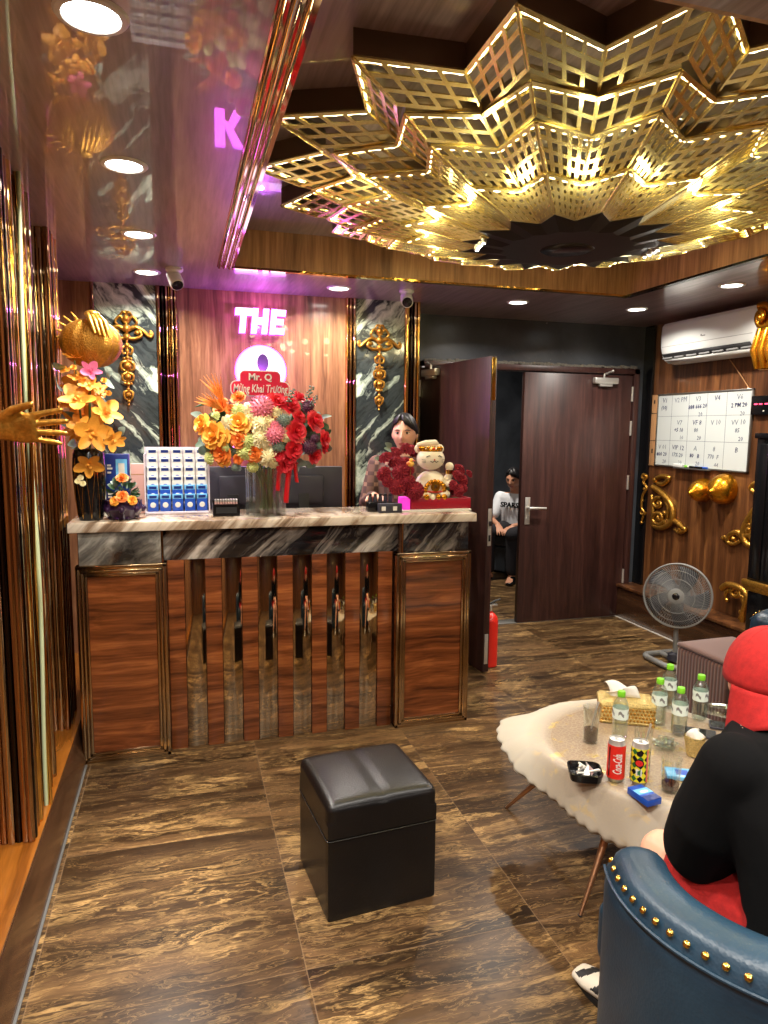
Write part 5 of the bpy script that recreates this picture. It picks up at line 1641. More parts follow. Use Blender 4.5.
hb = MB().lathe([(0.0, 0.060), (0.030, 0.060), (0.048, 0.056), (0.052, 0.048)], 32, M_=FMt).build('badge', 'grey_plastic', fan)
MB().lathe([(0.0, 0.063), (0.020, 0.063), (0.024, 0.060)], 24, M_=FMt).build('badge_logo', 'black_gloss', hb)
for k in range(5):
    a = 2*PI*k/5
    def bl(u, v, a=a):
        r = 0.035+0.165*u; w = (v-0.5)*(0.35+0.65*u)*0.15/max(r, 0.05)*0.9
        return FMt @ Vector((r*math.cos(a+w+0.4*u), r*math.sin(a+w+0.4*u), 0.014*(v-0.5)*2))
    b = MB().grid(bl, 8, 6).build('blade', 'dark_grey_plastic', fan, sharp=None); solidify(b, 0.002)
MB().lathe([(0.0, 0.022), (0.030, 0.018), (0.036, -0.03), (0.0, -0.03)], 24, M_=FMt).build('hub', 'dark_grey_plastic', fan)

# ================================================================== FIRE EXTINGUISHER
fe = thing('fire_extinguisher', 'red fire extinguisher standing behind the open door leaf edge', 'fire extinguisher', (1.953, 4.13, 0))
MB().lathe([(0.0, 0.0), (0.050, 0.0), (0.055, 0.006), (0.055, 0.30), (0.050, 0.335), (0.030, 0.360), (0.016, 0.366), (0.016, 0.378), (0.0, 0.378)], 28).build('cylinder', 'red_plastic', fe)
v = MB().cyl((0, 0, 0.378), (0, 0, 0.41), 0.014, n=14).box((0.012, 0, 0.415), (0.075, 0.02, 0.012), 0.003).build('valve', 'steel', fe)
MB().tube([(0.0, 0, 0.425), (0.03, 0, 0.440), (0.07, 0, 0.450)], [0.008, 0.008, 0.007], 8).build('lever', 'black_matte', fe)
MB().tube([(-0.014, 0, 0.40), (-0.06, 0.02, 0.38), (-0.064, 0.03, 0.25), (-0.060, 0.02, 0.10)], [0.008, 0.008, 0.008, 0.011], 10).build('hose', 'black_matte', fe)
MB().grid(lambda u, w: (0.0555*math.cos(0.3+1.6*u), 0.0555*math.sin(0.3+1.6*u), 0.13+0.10*w), 12, 2).build('label', 'white_paper', fe)

# ================================================================== RIGHT WALL
XW = 3.72
ac = thing('air_conditioner', 'white split air conditioner high on the wood wall', 'air conditioner', (XW, 4.115, 2.09))
hw = 0.465
sec = [(0.0, 0.0), (-0.08, -0.008), (-0.150, 0.008), (-0.195, 0.050), (-0.214, 0.110), (-0.218, 0.200), (-0.212, 0.270), (-0.195, 0.292), (0.0, 0.296)]
vs, fs = [], []
n = len(sec)
ys = [-hw, -hw+0.004, -hw+0.018, -hw+0.05, hw-0.05, hw-0.018, hw-0.004, hw]
ins = [0.86, 0.94, 0.985, 1.0, 1.0, 0.985, 0.94, 0.86]
for y, k in zip(ys, ins):
    for x, z in sec: vs.append((x*k, y, 0.146+(z-0.146)*(0.5+0.5*k)))
for j in range(len(ys)-1):
    for i in range(n-1): fs.append((j*n+i, j*n+i+1, (j+1)*n+i+1, (j+1)*n+i))
    fs.append((j*n+n-1, j*n, (j+1)*n, (j+1)*n+n-1))
fs.append(tuple(range(n))); fs.append(tuple(reversed(range((len(ys)-1)*n, len(ys)*n))))
MB().add(vs, fs).build('casing', 'white_plastic', ac, sharp=30)
def accurve(z):
    for (x0, z0), (x1, z1) in zip(sec[2:], sec[3:]):
        if z0 <= z <= z1: return x0+(x1-x0)*(z-z0)/(z1-z0)
    return -0.2
m = MB().add([(-0.156, -hw+0.05, 0.006), (-0.156, hw-0.03, 0.006), (-0.209, hw-0.03, 0.066), (-0.209, -hw+0.05, 0.066)], [(0, 1, 2, 3)])
vt = m.build('air_outlet', 'black_matte', ac); solidify(vt, 0.004)
for k in range(7):
    y = -hw+0.09+k*(2*hw-0.16)/6
    MB().box((-0.190, y, 0.036), (0.012, 0.10, 0.012), 0.002).build('louvre', 'grey_plastic', vt)
m = MB().add([(-0.150, -hw+0.04, -0.002), (-0.150, hw-0.03, -0.002), (-0.186, hw-0.03, 0.022), (-0.186, -hw+0.04, 0.022)], [(0, 1, 2, 3)])
fl = m.build('flap', 'white_plastic', ac); solidify(fl, 0.005, 1)
m = MB().box((-0.2165, 0.0, 0.155), (0.003, 0.035, 0.008), 0.001).box((-0.2165, 0.022, 0.160), (0.003, 0.012, 0.014), 0.001)
m.build('maker_badge', 'grey_plastic', ac)
MB().tube([(-0.2146, -hw+0.03, 0.118), (-0.2146, hw-0.03, 0.118)], 0.0015, 4).build('panel_gap', 'grey_plastic', ac)

# whiteboard with handwriting
WBY0, WBY1, WBZ0, WBZ1 = 3.842, 4.822, 1.300, 1.874
wb = thing('whiteboard', 'whiteboard with a handwritten grid hung under the air conditioner', 'whiteboard', (XW, (WBY0+WBY1)/2, WBZ0))
ww, hh = (WBY1-WBY0)/2, WBZ1-WBZ0
MB().bx(-0.012, -0.001, -ww+0.006, ww-0.006, 0.006, hh-0.006).build('board', 'whiteboard', wb)
f = MB()
for (y0, y1, z0, z1) in ((-ww, ww, 0, 0.012), (-ww, ww, hh-0.012, hh), (-ww, -ww+0.012, 0, hh), (ww-0.012, ww, 0, hh)): f.bx(-0.018, -0.001, y0, y1, z0, z1, 0.002)
fo = f.build('frame', 'aluminium', wb)
MB().bx(-0.050, -0.012, -ww*0.30, ww*0.45, -0.006, 0.004, 0.002).build('pen_tray', 'aluminium', wb)
g_ = MB()
for k in range(1, 5):
    y = ww-2*ww*(0.175+0.195*(k-1)); g_.bx(-0.0126, -0.0119, y-0.0012, y+0.0012, 0.012, hh-0.012)
for z in (0.36*hh, 0.69*hh): g_.bx(-0.0126, -0.0119, -ww+0.012, ww-0.012, z-0.0012, z+0.0012)
g_.build('grid_lines', 'ink_grey', wb)
BT = Matrix(((0, 0, -1, 0), (-1, 0, 0, 0), (0, 1, 0, 0), (0, 0, 0, 1)))   # text x -> -Y, y -> Z, normal -> -X
cells = [[('V1', '(10)', ''), ('V2 PM', '', ''), ('V3', '888 666 20', '20'), ('V4', '', ''), ('V6', '2 PM 20', '20')],
         [('', '', ''), ('V7', '+5 10', '10'), ('VF 8', '80', '20'), ('V 10', '', ''), ('VV 10', '85', '20')],
         [('V 01', '800 20', '20'), ('VIP 12', '17% 20', '20'), ('A', '80   B', '20'), ('8', '770  F', '44'), ('B', '', '')]]
ink_b, ink_g = MB(), MB()
xs = [0.0875, 0.2725, 0.4675, 0.6625, 0.88]; zs = [0.815, 0.510, 0.175]
for r in range(3):
    for c_ in range(5):
        y = ww-2*ww*xs[c_]; z = hh*zs[r]
        a_, b_, d_ = cells[r][c_]
        tilt = RZ(random.uniform(-.08, .08))
        if a_: text_mb(a_, 0.052, T(-0.0124, y, z+0.052) @ BT @ tilt, 0.0003, shear=0.1, mb=ink_g if (r+c_) % 3 else ink_b, res=1)
        if b_: text_mb(b_, 0.043, T(-0.0124, y+0.005, z-0.004) @ BT @ tilt, 0.0003, shear=0.1, bold=0.0008, mb=ink_b if (r+c_) % 2 == 0 else ink_g, res=1)
        if d_: text_mb(d_, 0.043, T(-0.0124, y-0.03, z-0.062) @ BT @ tilt, 0.0003, shear=0.1, mb=ink_b if c_ % 2 == 0 else ink_g, res=1)
ink_b.build('blue_lettering', 'ink_blue', wb, sharp=None); ink_g.build('grey_lettering', 'ink_grey', wb, sharp=None)
for k, (nm, mt, lab) in enumerate((('eraser', 'white_plastic', 'white board eraser at the left of the whiteboard pen tray'), ('marker_pen', 'green_cap', 'green marker pen on the whiteboard pen tray'), ('marker_pen', 'blue_print', 'blue marker pen on the whiteboard pen tray'), ('marker_pen', 'black_gloss', 'black marker pen on the whiteboard pen tray'))):
    y = 4.332 + (0.18, 0.05, -0.06, -0.02)[k]; x = XW-(0.030, 0.022, 0.024, 0.040)[k]
    t = thing(nm, lab, 'eraser' if k == 0 else 'marker pen', (x, y, WBZ0+0.0045), 0)
    if k == 0:
        MB().box((0, 0, 0.014), (0.030, 0.10, 0.026), 0.006).build('grip', mt, t)
        MB().box((0, 0, 0.002), (0.028, 0.096, 0.003), 0.001).build('felt', 'grey_plastic', t)
    else:
        MB().cyl((0, -0.06, 0.009), (0, 0.035, 0.009), 0.008, n=12).build('barrel', 'white_plastic' if k == 1 else mt, t)
        MB().cyl((0, 0.035, 0.009), (0, 0.065, 0.009), 0.009, n=12).build('cap', mt, t)
# narrow cardboard strip beside it
cs_ = thing('cardboard_strip', 'tall tan cardboard strip on the wall beside the whiteboard', 'strip', (XW, 4.865, 1.30))
MB().bx(-0.012, 0.0, -0.036, 0.030, 0.0, 0.57, 0.001).build('strip', 'cardboard', cs_)
for z in (0.20, 0.42): MB().bx(-0.0135, -0.0115, -0.036, 0.030, z, z+0.005).build('fold_line', 'black_matte', cs_)
MB().bx(-0.0135, -0.0115, -0.012, 0.004, 0.10, 0.135).build('mark', 'black_matte', cs_)
MB().bx(-0.0135, -0.0115, -0.010, 0.004, 0.50, 0.53).build('mark', 'black_matte', cs_)
# digital clock
ck = thing('digital_clock', 'black digital clock with red dashes at the right of the whiteboard', 'clock', (XW, 3.735, 1.695))
MB().bx(-0.035, -0.001, -0.11, 0.10, 0.0, 0.125, 0.004).build('case', 'black_gloss', ck)
for y in (0.058, 0.018, -0.030, -0.07): MB().bx(-0.0368, -0.0352, y-0.013, y+0.013, 0.066, 0.074).build('digit', 'digit_red', ck)
MB().bx(-0.0368, -0.0352, -0.015, -0.005, 0.020, 0.028).build('indicator', 'white_paper', ck)
# loose cable
MB_ = MB().tube([at(728, 357, X=XW-0.01), at(740, 374, X=XW-0.008), at(752, 393, X=XW-0.006)], 0.0035, 6)
tag(MB_.build('cable', 'cardboard'), 'thin tan cable hanging from the air conditioner to the whiteboard corner', 'cable')

# polished gold bosses
bs = thing('gold_bosses', 'pair of polished gold dome bosses under the whiteboard', 'wall ornament', (XW, 4.17, 1.16))
for (px_, py_, r) in ((698, 490, 0.088), (719, 489, 0.112)):
    p = at(px_, py_, X=XW-0.06); q = Vector((0, p.y-4.17, p.z-1.16))
    pr = [(r, 0.0), (r*0.98, 0.035), (r*0.86, 0.075), (r*0.60, 0.112), (r*0.28, 0.132), (r*0.16, 0.138), (r*0.14, 0.150), (0.0, 0.156)]
    MB().lathe(pr, 40, M_=T(q) @ fr((-1, -0.10, -0.12))).build('dome', 'gold_paint', bs, sharp=60)

# carved gold foliage on the wood wall; outlines follow the photographed pieces on the wall plane
def spiral(c, r0, turns, a0, sgn=1, n=26, dz=0.0):
    return [(c[0]+r0*(1-0.86*i/n)*math.cos(a0+sgn*2*PI*turns*i/n), c[1]+r0*(1-0.86*i/n)*math.sin(a0+sgn*2*PI*turns*i/n)) for i in range(n+1)]
def carved(name, label, strokes, blobs, org, mk, mat='gold_carved', rs=1.0, cat_='wall ornament', group=None):
    """strokes: (list of 2-D points, start radius, end radius); mk maps a 2-D point and a lift to the room"""
    t = thing(name, label, cat_, org, 0, group)
    o = Vector(org)
    m_ = MB()
    for pts, r0, r1 in strokes:
        n_ = len(pts)
        P_ = [mk(p, 0.006+0.008*math.sin(PI*i/(n_-1)))-o for i, p in enumerate(pts)]
        m_.tube(P_, [(r0+(r1-r0)*i/(n_-1))*rs for i in range(n_)], 8)
    for p, r in blobs:
        q = mk(p, 0.010)-o
        m_.ball(q, r*rs, 10, 7)
    bpy.data.objects.remove(t)
    return tag(m_.build(name, mat, loc=o, sharp=70), label, cat_, group)
def wallmk(lift0):
    return lambda p, l: at(620+p[0]*0.1927, 380+p[1]*0.1927, X=XW-lift0-l)
def bez(*pts, n=12):
    out = []
    for i in range(len(pts)-1):
        p0 = pts[max(0, i-1)]; p1 = pts[i]; p2 = pts[i+1]; p3 = pts[min(len(pts)-1, i+2)]
        for k in range(n):
            t = k/n
            out.append(tuple(0.5*((2*p1[j])+(-p0[j]+p2[j])*t+(2*p0[j]-5*p1[j]+4*p2[j]-p3[j])*t*t+(-p0[j]+3*p1[j]-3*p2[j]+p3[j])*t**3) for j in range(2)))
    out.append(pts[-1]); return out
carved('carved_scroll', 'carved gold leaf scroll on the wood wall above the fan, below the whiteboard corner',
       [(bez((178, 520), (215, 500), (255, 508), (225, 540), (195, 535)), 0.016, 0.012), (bez((172, 555), (215, 585), (262, 640), (275, 700), (262, 745), (215, 768), (175, 755)), 0.020, 0.018),
        (bez((262, 735), (290, 735), (320, 760), (338, 778), (310, 792), (285, 775)), 0.020, 0.010), (spiral((200, 716), 38, 1.6, 0.5), 0.018, 0.008), (spiral((198, 640), 32, 1.3, -1.0, -1), 0.015, 0.007),
        (bez((232, 612), (250, 660), (245, 720)), 0.014, 0.012), (bez((165, 600), (172, 680), (168, 750)), 0.012, 0.012)],
       [((245, 508), 0.016), ((200, 716), 0.018), ((198, 640), 0.013), ((312, 775), 0.017), ((232, 690), 0.016), ((185, 520), 0.018)], (XW, 4.70, 1.02), wallmk(0.002), rs=1.3)
carved('carved_scroll', 'slim carved gold leaf strip in the corner beside the closed door',
       [(bez((120, 490), (138, 500), (122, 530), (138, 560), (118, 600), (112, 660), (124, 690), (108, 745)), 0.013, 0.010), (spiral((125, 500), 16, 1.2, 0), 0.012, 0.006), (spiral((118, 685), 16, 1.2, 0), 0.012, 0.006)],
       [((128, 565), 0.015), ((116, 625), 0.014), ((112, 740), 0.014)], (XW-0.02, 4.95, 1.02), lambda p, l: at(620+p[0]*0.1927, 380+p[1]*0.1927, X=XW-0.024-l))
carved('carved_scroll', 'carved gold leaf scroll beside the black pilaster on the right wall',
       [(bez((740, 535), (700, 540), (682, 560), (700, 582), (735, 578)), 0.017, 0.013), (bez((735, 632), (690, 690), (655, 745), (640, 800), (660, 850), (705, 870)), 0.020, 0.018),
        (bez((645, 820), (610, 790), (570, 805), (560, 838), (590, 850), (625, 835)), 0.018, 0.010), (bez((560, 830), (545, 815), (530, 820)), 0.012, 0.009),
        (spiral((672, 775), 34, 1.5, 2.0, -1), 0.016, 0.008), (bez((720, 670), (690, 720), (700, 790), (705, 850)), 0.018, 0.014), (spiral((700, 700), 24, 1.2, 1.0), 0.014, 0.008)],
       [((538, 820), 0.014), ((672, 775), 0.018), ((590, 825), 0.015), ((712, 560), 0.017), ((690, 820), 0.02)], (XW, 3.88, 1.00), wallmk(0.002), rs=1.3)

# black pilaster with a gold scroll capital and console
pi_ = thing('wall_pilaster', 'glossy black half-height pilaster on a gold console at the right edge', 'pilaster', (3.62, 3.50, 0.285))
m = MB().bx(-0.11, 0.10, -0.15, 0.08, 0.34, 1.26, 0.004).bx(-0.125, 0.10, -0.165, 0.09, 1.255, 1.29, 0.006)
m.bx(-0.118, -0.108, -0.02, 0.065, 0.36, 1.22, 0.003).bx(-0.118, -0.108, -0.14, -0.05, 0.36, 1.22, 0.003)
m.build('shaft', 'black_gloss', pi_)
MB().bx(-0.13, 0.10, -0.17, 0.11, 0.305, 0.345, 0.008).bx(-0.12, 0.10, -0.16, 0.10, 0.275, 0.306, 0.006).build('console', 'gold_carved', pi_)
MB().bx(-0.10, 0.10, -0.14, 0.08, 0.0, 0.276, 0.01).build('pedestal', 'black_gloss', pi_)
cp = MB()
for k, (yy, zz, r) in enumerate(((0.075, 2.00, 0.075), (-0.10, 2.00, 0.075))):
    cp.tube([(-0.15+0.02*math.sin(i*.2), yy+r*(1-0.85*i/30)*math.cos(2*PI*1.8*i/30+1.2), zz+r*(1-0.85*i/30)*math.sin(2*PI*1.8*i/30+1.2)) for i in range(31)], [0.026*(1-0.6*i/30) for i in range(31)], 10)
    cp.ball((-0.155, yy, zz), (0.03, 0.026, 0.026), 12, 8)
for k in range(5):
    cp.tube([(-0.13, -0.12+k*0.055, 1.93), (-0.165, -0.12+k*0.055, 1.80), (-0.14, -0.12+k*0.055, 1.69)], [0.022, 0.027, 0.012], 10)
cp.bx(-0.135, 0.10, -0.155, 0.10, 1.68, 2.06, 0.012)
cbl = thing('gold_corbel', 'big gold scroll corbel on the right wall beside the air conditioner', 'wall ornament', (3.62, 3.50, 0.285))
cp.build('scroll_block', 'gold_paint', cbl, sharp=60)
MB().bx(-0.139, -0.134, -0.12, 0.07, 1.74, 1.94, 0.004).build('panel', 'gold_carved', cbl)
carved('carved_scroll', 'carved gold leaf bracket on the plinth at the foot of the black pilaster',
       [(bez((560, 220), (590, 205), (650, 225), (672, 262), (655, 330), (648, 400)), 0.026, 0.018), (bez((600, 225), (575, 245), (580, 280)), 0.018, 0.010), (bez((640, 240), (660, 300), (640, 360)), 0.018, 0.014), (spiral((620, 235), 26, 1.3, 0.3), 0.018, 0.009)],
       [((580, 275), 0.016), ((655, 262), 0.022), ((645, 330), 0.018), ((650, 395), 0.018)], (XW-0.05, 3.75, 0.30), lambda p, l: at(600+p[0]*0.21875, 540+p[1]*0.21875, X=XW-0.045-l))

# ================================================================== GOLD ORNAMENTS OF THE SIGN WALL
def filigree(cx, label):
    """crest of paired scrolls over a hanging string of rosettes, on the wall plane y = 4.585"""
    mk = lambda p, l: Vector((cx+p[0], 4.580-l, p[1]))
    st, bl = [], []
    for s in (-1, 1):
        st += [([(s*x, z) for x, z in bez((0.0, 2.150), (0.05, 2.175), (0.10, 2.150), (0.135, 2.120), (0.150, 2.140), (0.135, 2.158))], 0.014, 0.006),
               ([(s*x, z) for x, z in bez((0.0, 2.110), (0.045, 2.105), (0.085, 2.125), (0.070, 2.155), (0.045, 2.140))], 0.012, 0.006),
               ([(s*x, z) for x, z in bez((0.005, 2.20), (0.035, 2.235), (0.062, 2.205), (0.045, 2.180))], 0.011, 0.006),
               ([(s*x, z) for x, z in bez((0.0, 2.255), (0.020, 2.262), (0.034, 2.240))], 0.009, 0.005),
               ([(s*x, z) for x, z in bez((0.005, 2.06), (0.030, 2.045), (0.024, 2.015), (0.004, 2.02))], 0.009, 0.005),
               ([(s*x, z) for x, z in bez((0.004, 1.97), (0.036, 1.955), (0.034, 1.92), (0.008, 1.915))], 0.010, 0.006),
               ([(s*x, z) for x, z in bez((0.004, 1.90), (0.030, 1.885), (0.028, 1.855), (0.006, 1.85))], 0.010, 0.005),
               ([(s*x, z) for x, z in bez((0.003, 1.79), (0.025, 1.78), (0.020, 1.745), (0.003, 1.735))], 0.009, 0.005)]
        bl += [((s*0.140, 2.14), 0.010), ((s*0.062, 2.140), 0.012), ((s*0.02, 1.985), 0.009), ((s*0.018, 1.835), 0.009)]
    st.append(([(0, 2.27), (0, 2.1), (0, 1.9), (0, 1.70)], 0.007, 0.005))
    for z, r in ((2.225, 0.022), (2.165, 0.026), (2.115, 0.022), (2.065, 0.016), (2.03, 0.013), (1.99, 0.012), (1.94, 0.024), (1.875, 0.020), (1.83, 0.013), (1.80, 0.011), (1.765, 0.017), (1.725, 0.010), (1.705, 0.007)): bl.append(((0, z), r))
    return carved('gold_filigree', label, st, bl, (cx, 4.585, 2.0), mk)
filigree(-0.305, 'gold filigree pendant on the left marble panel, half behind the gold dome')
filigree(1.292, 'gold filigree pendant on the right marble panel above the person at the counter')

# gold dome with a fan of spikes, held by the third pilaster
gd_ = thing('gold_dome', 'textured gold dome sculpture with spikes above the orange orchids', 'wall sculpture', (-0.39, 3.52, 1.955))
def dome(u, v):
    a = 2*PI*u; t = PI*v
    r = 0.118*(1+0.03*math.sin(14*a)*math.sin(t))
    return (1.12*r*math.sin(t)*math.cos(a), 0.9*r*math.sin(t)*math.sin(a), 0.95*r*math.cos(t))
MB().grid(dome, 56, 28, cu=True).build('dome', 'gold_rough', gd_, sharp=None)
for k in range(5):
    a = math.radians(118+k*13)
    MB().tube([(0.10*math.cos(a), 0.02, 0.10*math.sin(a)), (0.172*math.cos(a), 0.0, 0.155*math.sin(a))], [0.010, 0.003], 8).build('spike', 'gold_rough', gd_)
m = MB()
for k in range(4):
    m.tube([(-0.005+k*0.016, -0.045, 0.128-0.004*k), (0.010+k*0.020, -0.095, 0.085), (0.030+k*0.020, -0.112, 0.030-0.006*k)], [0.010, 0.013, 0.007], 9)
m.ball((0.012, -0.03, 0.128), (0.034, 0.03, 0.018), 12, 8)
m.build('relief_fingers', 'gold_carved', gd_, sharp=70)
MB().tube([(-0.04, 0.06, 0.0), (-0.128, 0.075, 0.0)], 0.03, 12).build('mount', 'gold_rough', gd_)
# ================================================================== PEOPLE
DG = None
def remesh(mb, name, mats, vox=0.006, smooth=3, fac=0.5, paint=None):
    """one continuous skin from overlapping closed shapes"""
    me = bpy.data.meshes.new('tmp')
    me.from_pydata([tuple(v) for v in mb.v], [], mb.f)
    bm = bmesh.new(); bm.from_mesh(me); bmesh.ops.recalc_face_normals(bm, faces=bm.faces); bm.to_mesh(me); bm.free()
    o = bpy.data.objects.new('tmp', me); COL.objects.link(o)
    r = o.modifiers.new('r', 'REMESH'); r.mode = 'VOXEL'; r.voxel_size = vox
    if smooth:
        s = o.modifiers.new('s', 'SMOOTH'); s.factor = fac; s.iterations = smooth
    dg = bpy.context.evaluated_depsgraph_get(); dg.update()
    out = bpy.data.meshes.new_from_object(o.evaluated_get(dg))
    bpy.data.objects.remove(o); bpy.data.meshes.remove(me)
    out.name = name
    out.materials.clear()
    for mt in (mats if isinstance(mats, (list, tuple)) else [mats]): out.materials.append(M[mt])
    mi = [0]*len(out.polygons)
    if paint:
        for i, p in enumerate(out.polygons): mi[i] = paint(p.center)
    out.polygons.foreach_set('material_index', mi)
    out.polygons.foreach_set('use_smooth', [True]*len(out.polygons))
    return out
def loft(mb, rings, n=28):
    """rings: (centre, rx, ry, side axis, forward axis)"""
    vs, fs = [], []
    for c, rx, ry, sx, sy in rings:
        for j in range(n):
            a = 2*PI*j/n
            vs.append(Vector(c)+Vector(sx)*rx*math.cos(a)+Vector(sy)*ry*math.sin(a))
    for i in range(len(rings)-1):
        for j in range(n): fs.append((i*n+j, i*n+(j+1) % n, (i+1)*n+(j+1) % n, (i+1)*n+j))
    fs.append(tuple(reversed(range(n)))); fs.append(tuple(range((len(rings)-1)*n, len(rings)*n)))
    return mb.add(vs, fs)
def limb(mb, pts, rs, n=16):
    mb.tube(pts, rs, n)
    for p, r in zip(pts, rs): mb.ball(p, r*0.995, 14, 10)
    return mb
HZ, HX, HY = 0.118, 0.076, 0.096
def head(mb, MH):
    """face towards local -Y"""
    vs, fs = [], []
    nu, nv = 56, 40
    g_ = lambda x, c, s: math.exp(-((x-c)/s)**2)
    for i in range(nv+1):
        t = -PI/2+PI*i/nv
        for j in range(nu):
            a = 2*PI*j/nu
            x, y, z = math.cos(t)*math.cos(a), math.cos(t)*math.sin(a), math.sin(t)
            X, Y, Z = x*HX, y*HY, z*HZ
            if z < 0:
                X *= 1-0.30*(-z)**1.6
                if y > 0: Y *= 1-0.42*(-z)**1.3
                else: Y *= 1-0.06*(-z)
            if z > 0.2: X *= 1+0.03*(z-0.2)
            if y < 0:
                f = -y
                Y -= 0.024*g_(x, 0, 0.13)*g_(z, -0.20, 0.13)*f       # nose tip
                Y -= 0.012*g_(x, 0, 0.12)*g_(z, 0.0, 0.20)*f         # bridge
                for s in (-1, 1):
                    Y += 0.009*g_(x, s*0.40, 0.20)*g_(z, 0.06, 0.12)*f
                    Y -= 0.005*g_(x, s*0.42, 0.26)*g_(z, 0.24, 0.10)*f
                    Y -= 0.004*g_(x, s*0.50, 0.22)*g_(z, -0.22, 0.18)*f
                Y -= 0.006*g_(x, 0, 0.28)*g_(z, -0.46, 0.06)*f
                Y -= 0.007*g_(x, 0, 0.25)*g_(z, -0.58, 0.06)*f
                Y += 0.004*g_(x, 0, 0.30)*g_(z, -0.52, 0.03)*f
                Y -= 0.007*g_(x, 0, 0.35)*g_(z, -0.86, 0.12)*f
            vs.append((X, Y, Z))
    for i in range(nv):
        for j in range(nu): fs.append((i*nu+j, i*nu+(j+1) % nu, (i+1)*nu+(j+1) % nu, (i+1)*nu+j))
    fs.append(tuple(reversed(range(nu)))); fs.append(tuple(range(nv*nu, (nv+1)*nu)))
    mb.add(vs, fs, M_=MH)
    for s in (-1, 1):
        mb.ball((0, 0, 0), (0.008, 0.018, 0.030), 12, 10, M_=MH @ T(s*0.077, 0.012, -0.006) @ RZ(s*-0.35))
def face_paint(MH):
    inv = MH.inverted()
    def f(c):
        p = inv @ c
        if p.y < -0.070 and abs(p.x) < 0.024*(1-((p.z+0.062)/0.013)**2 if abs(p.z+0.062) < 0.013 else 0): return 1
        return 0
    return f
def face_bits(parent, MH, iris='eye_dark'):
    for s in (-1, 1):
        c = (s*0.030, -0.0795, 0.007)
        e = MB().ball(c, (0.0135, 0.007, 0.0062), 14, 10, M_=MH).build('eye', 'eye_white', parent)
        MB().ball((c[0], c[1]-0.0062, c[2]), (0.0058, 0.0022, 0.0060), 12, 8, M_=MH).build('iris', iris, e)
        MB().tube([(s*0.014, -0.0895, 0.0235), (s*0.030, -0.0905, 0.0285), (s*0.050, -0.0790, 0.0235)], [0.0030, 0.0036, 0.0016], 8, M_=MH, flat=0.8).build('eyebrow', 'hair_black', parent)
        MB().tube([(s*0.0165, -0.0835, 0.010), (s*0.030, -0.0875, 0.0145), (s*0.045, -0.0790, 0.0105)], 0.0016, 6, M_=MH).build('eyelid', 'hair_black', e)
def hair(parent, MH, front=0.056, side=-0.012, back=-0.075, vol=1.10, fringe=True, seed=1):
    rnd = random.Random(seed)
    m_ = MB()
    def low(a):   # a: 0 = left side (+x), -pi/2 = front
        f = -math.sin(a)
        if f > 0: return side+(front-side)*min(1, f*1.25)**1.6
        return side+(back-side)*(-f)**0.8
    def fn(u, v):
        a = 2*PI*u
        z0 = low(a)/HZ
        t0 = math.asin(max(-0.95, min(0.95, z0)))
        t = t0+(PI/2-t0)*v
        k = vol+0.030*math.sin(9*a+4*v)*(1-v)+0.018*math.sin(23*a)*(1-v)
        if v < 0.02: k = 0.99
        return (HX*k*1.02*math.cos(t)*math.cos(a), HY*k*math.cos(t)*math.sin(a)+0.004, HZ*(k+0.02)*math.sin(t))
    m_.grid(fn, 64, 12, cu=True, M_=MH)
    if fringe:
        for i in range(16):
            x = -0.055+0.110*i/15
            pass
        P_ = lambda t, a, k: (HX*k*math.cos(t)*math.cos(a), HY*k*math.cos(t)*math.sin(a), HZ*(k+0.01)*math.sin(t))
        for i in range(30):
            a0 = -PI/2-0.22+(0.02+0.10*rnd.random())*(1 if i % 2 else -1)
            sd_ = 1 if i % 2 else -1; q = rnd.random()
            a1 = a0+sd_*(0.35+1.0*q)
            t1 = 0.50-0.42*q*rnd.uniform(0.6, 1.0)
            pts = [P_(1.25-0.15*q, a0, 1.10), P_(0.98, a0+sd_*0.16, 1.13), P_(0.72-0.1*q, a0+(a1-a0)*0.55, 1.14), P_(t1, a1, 1.09)]
            m_.tube(pts, [0.010, 0.011, 0.009, 0.002], 7, M_=MH)
        for i in range(0):
            sd_ = 1 if x > -0.018 else -1; q = abs(x+0.018)/0.06
            dz = 0.030*q+0.010*rnd.random()
            m_.tube([(x*0.7, -0.045, 0.120), (x*0.95, -0.090, 0.112), (x+sd_*0.012, -0.103+0.014*q, 0.090-dz*0.4), (x+sd_*(0.022+0.012*rnd.random()), -0.094+0.026*q, 0.072-dz)], [0.013, 0.013, 0.010, 0.002], 7, M_=MH)
    return m_.build('hair', 'hair_black', parent, sharp=None)
